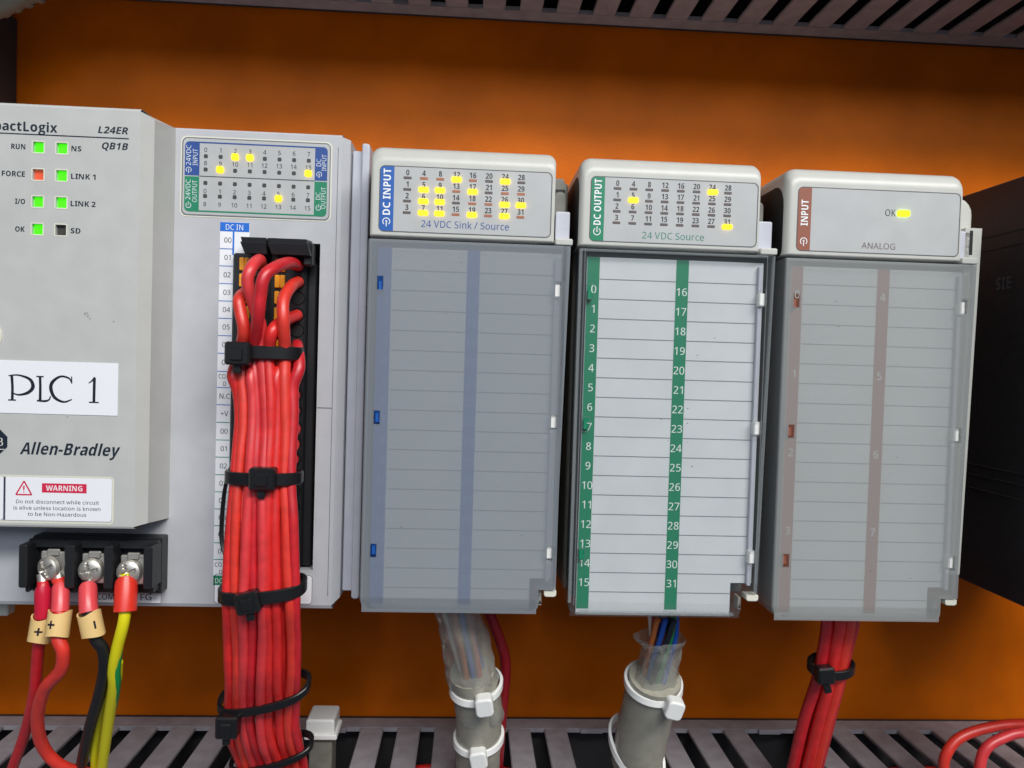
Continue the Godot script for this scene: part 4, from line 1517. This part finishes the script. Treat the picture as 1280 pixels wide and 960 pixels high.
# ---------------------------------------------------------------- red wires at the right, duct contents
func build_right_wires() -> void:
	var c := [Vector3(106.0, -58, -12), Vector3(106.9, -68.3, -12), Vector3(108.1, -73.1, -14), Vector3(108.5, -81.7, -17), Vector3(108.7, -91.2, -20), Vector3(108.6, -106.1, -26), Vector3(109.0, -123.4, -33), Vector3(109.4, -138, -39), Vector3(112, -160, -46)]
	var offs := [Vector3(-3.9, 0, 0.3), Vector3(-0.6, 0, 1.5), Vector3(2.4, 0, 0.8), Vector3(4.2, 0, -0.8), Vector3(-1.5, 0, -2.2), Vector3(1.6, 0, -2.4)]
	for k in 6:
		var p := []
		for i in c.size():
			var wide := lerpf(1.0, 1.12, float(i) / c.size())
			if i == 3 or i == 4:
				wide = 0.92
			p.append(c[i] + offs[k] * wide + Vector3(0.2 * sin(k * 2.0 + i), 0, 0))
		var b := MB.new()
		b.tube(MB.smooth_path(p, 6), 1.75, 12)
		tag(obj("red_wire", b, M.red[(k + 2) % 3]), ["red wire at the bunch edge facing the green module under the analog module", "red wire at the front middle of the slim bunch under the analog module", "red wire beside the front middle one of the slim bunch, nearer the black box", "red wire at the slim bunch edge facing the black box", "red wire hidden at the back of the slim bunch under the analog module", "red wire hidden at the back of the slim bunch under the analog module"][k], "wire", "red wires under the analog module")
	var t := thing("cable_tie", "black cable tie round the slim red bunch under the analog module", "cable tie")
	var p := []
	var outs := []
	for k in 32:
		var a := TAU * k / 32
		p.append(Vector3(108.5 + 6.4 * cos(a), -86.4 + 0.35 * cos(a) - 1.2 * sin(a), -18.8 + 4.6 * sin(a)))
		outs.append(Vector3(cos(a), 0, sin(a)))
	var b := MB.new()
	b.band(p, outs, 2.6, 1.0)
	obj("strap", b, M.tie, t)
	b = MB.new()
	b.obox(Vector3(104.2, -87.0, -13.8), Basis(Vector3.BACK, 0.1), Vector3(2.5, 2.4, 1.9), 0.5)
	obj("tie_head", b, M.tie, t)
	b = MB.new()
	b.obox(Vector3(104.9, -90.6, -13.2), Basis(Vector3.BACK, 0.3), Vector3(1.0, 1.6, 0.5), 0.2)
	obj("cut_tail", b, M.tie, t)
	b = MB.new()
	b.tube(MB.smooth_path([Vector3(150, -160, -42), Vector3(148.2, -136, -32), Vector3(146.0, -122, -22), Vector3(145.5, -114, -20), Vector3(149.7, -108.4, -20), Vector3(159.5, -105.1, -20), Vector3(172.0, -104.1, -20), Vector3(200, -106, -22)], 8), 1.55, 12)
	tag(obj("red_wire", b, M.red[1]), "outer red wire arching out of the duct below the black box", "wire")
	b = MB.new()
	b.tube(MB.smooth_path([Vector3(156, -160, -36), Vector3(153.6, -136, -26), Vector3(151.7, -120.3, -15), Vector3(153.1, -109.6, -14), Vector3(159.0, -105.3, -14), Vector3(167.9, -103.6, -14), Vector3(195, -105, -16)], 8), 1.5, 12)
	tag(obj("red_wire", b, M.red[3]), "inner red wire of the arching pair below the black box", "wire")
	# wires lying in the lower duct, seen through its slots
	var said := ["red wire lying in the lower duct nearest its slots", "black wire lying along the lower duct", "dark red wire deep in the lower duct", "green and yellow wire lying in the lower duct near its end", "dark blue wire lying deep in the lower duct"]
	var mats := [M.red[0], M.wire_black, M.red_dark, M.wire_green, M.cores[4]]
	for k in 5:
		var q := []
		for i in 14:
			q.append(Vector3(-190 + 32.0 * i, -146 - 3.0 * k + 4.0 * sin(i * 1.3 + k * 2.0), -62 + 8.0 * k + 4.0 * sin(i * 0.9 + k)))
		b = MB.new()
		b.tube(MB.smooth_path(q, 5), 1.6, 10)
		tag(obj("duct_wire", b, mats[k]), said[k], "wire")
	# grey clip standing on the lower duct
	var g := thing("duct_clip", "small grey plastic clip standing on the duct beside the thick bundle", "clip")
	b = MB.new()
	b.slab(-50.2, -41.0, -122.6, -118.0, -60, -49.5, [0.9, 0.9, 0.3, 0.3], [0.5, 0.5, 0.3, 0.8], 0.9)
	b.box(-50.6, -124.4, -60, -40.0, -122.5, -48.6, 0.4)
	obj("clip_cap", b, M.tie_white, g)
	b = MB.new()
	b.box(-49.2, -140, -59.5, -41.8, -124.3, -50.5, 0.3)
	obj("clip_stem", b, M.housing, g)


func build_corner() -> void:
	# at the top left: a dull sleeved cable crossing the corner and the vertical duct below it
	var t := thing("wiring_duct", "dark upright duct edge at the corner below the dull sleeved cable", "wiring duct", "")
	var b := MB.new()
	b.box(-230, 44, BACK + 0.3, -163.5, 116, -62, 0.6)
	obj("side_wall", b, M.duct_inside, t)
	var c := thing("sleeved_cable", "dull grey spiral wrapped cable crossing the top corner of the panel", "cable")
	b = MB.new()
	b.tube(MB.smooth_path([Vector3(-200, 92, -55), Vector3(-172, 102.5, -56), Vector3(-156, 110.5, -58), Vector3(-146, 117, -60), Vector3(-134, 124.5, -64), Vector3(-120, 134, -68)], 6), 5.2, 20)
	obj("wrap", b, M.gauze, c)
	b = MB.new()
	for k in 9:
		var m := k / 8.0
		var at := Vector3(-166, 105.0, -57).lerp(Vector3(-140, 120.6, -62), m)
		var ring := []
		var outs := []
		for i in 18:
			var a := TAU * i / 18
			var o := Vector3(0, 0, 1) * cos(a) + Vector3(-0.5, 0.86, 0) * sin(a)
			ring.append(at + o * 5.3 + Vector3(0.86, 0.5, 0) * 1.4 * a / TAU)
			outs.append(o)
		b.band(ring, outs, 1.9, 0.5, false)
	stuff(obj("spiral_turn", b, M.gauze, c))
	b = MB.new()
	b.box(-2.6, -1.2, -0.5, 2.6, 1.2, 0.5, 0.2)
	var f := obj("white_tag", b, M.tie_white, c)
	f.transform = Transform3D(Basis(Vector3.BACK, 1.05), Vector3(-155.5, 106.5, -51.0) * MM)
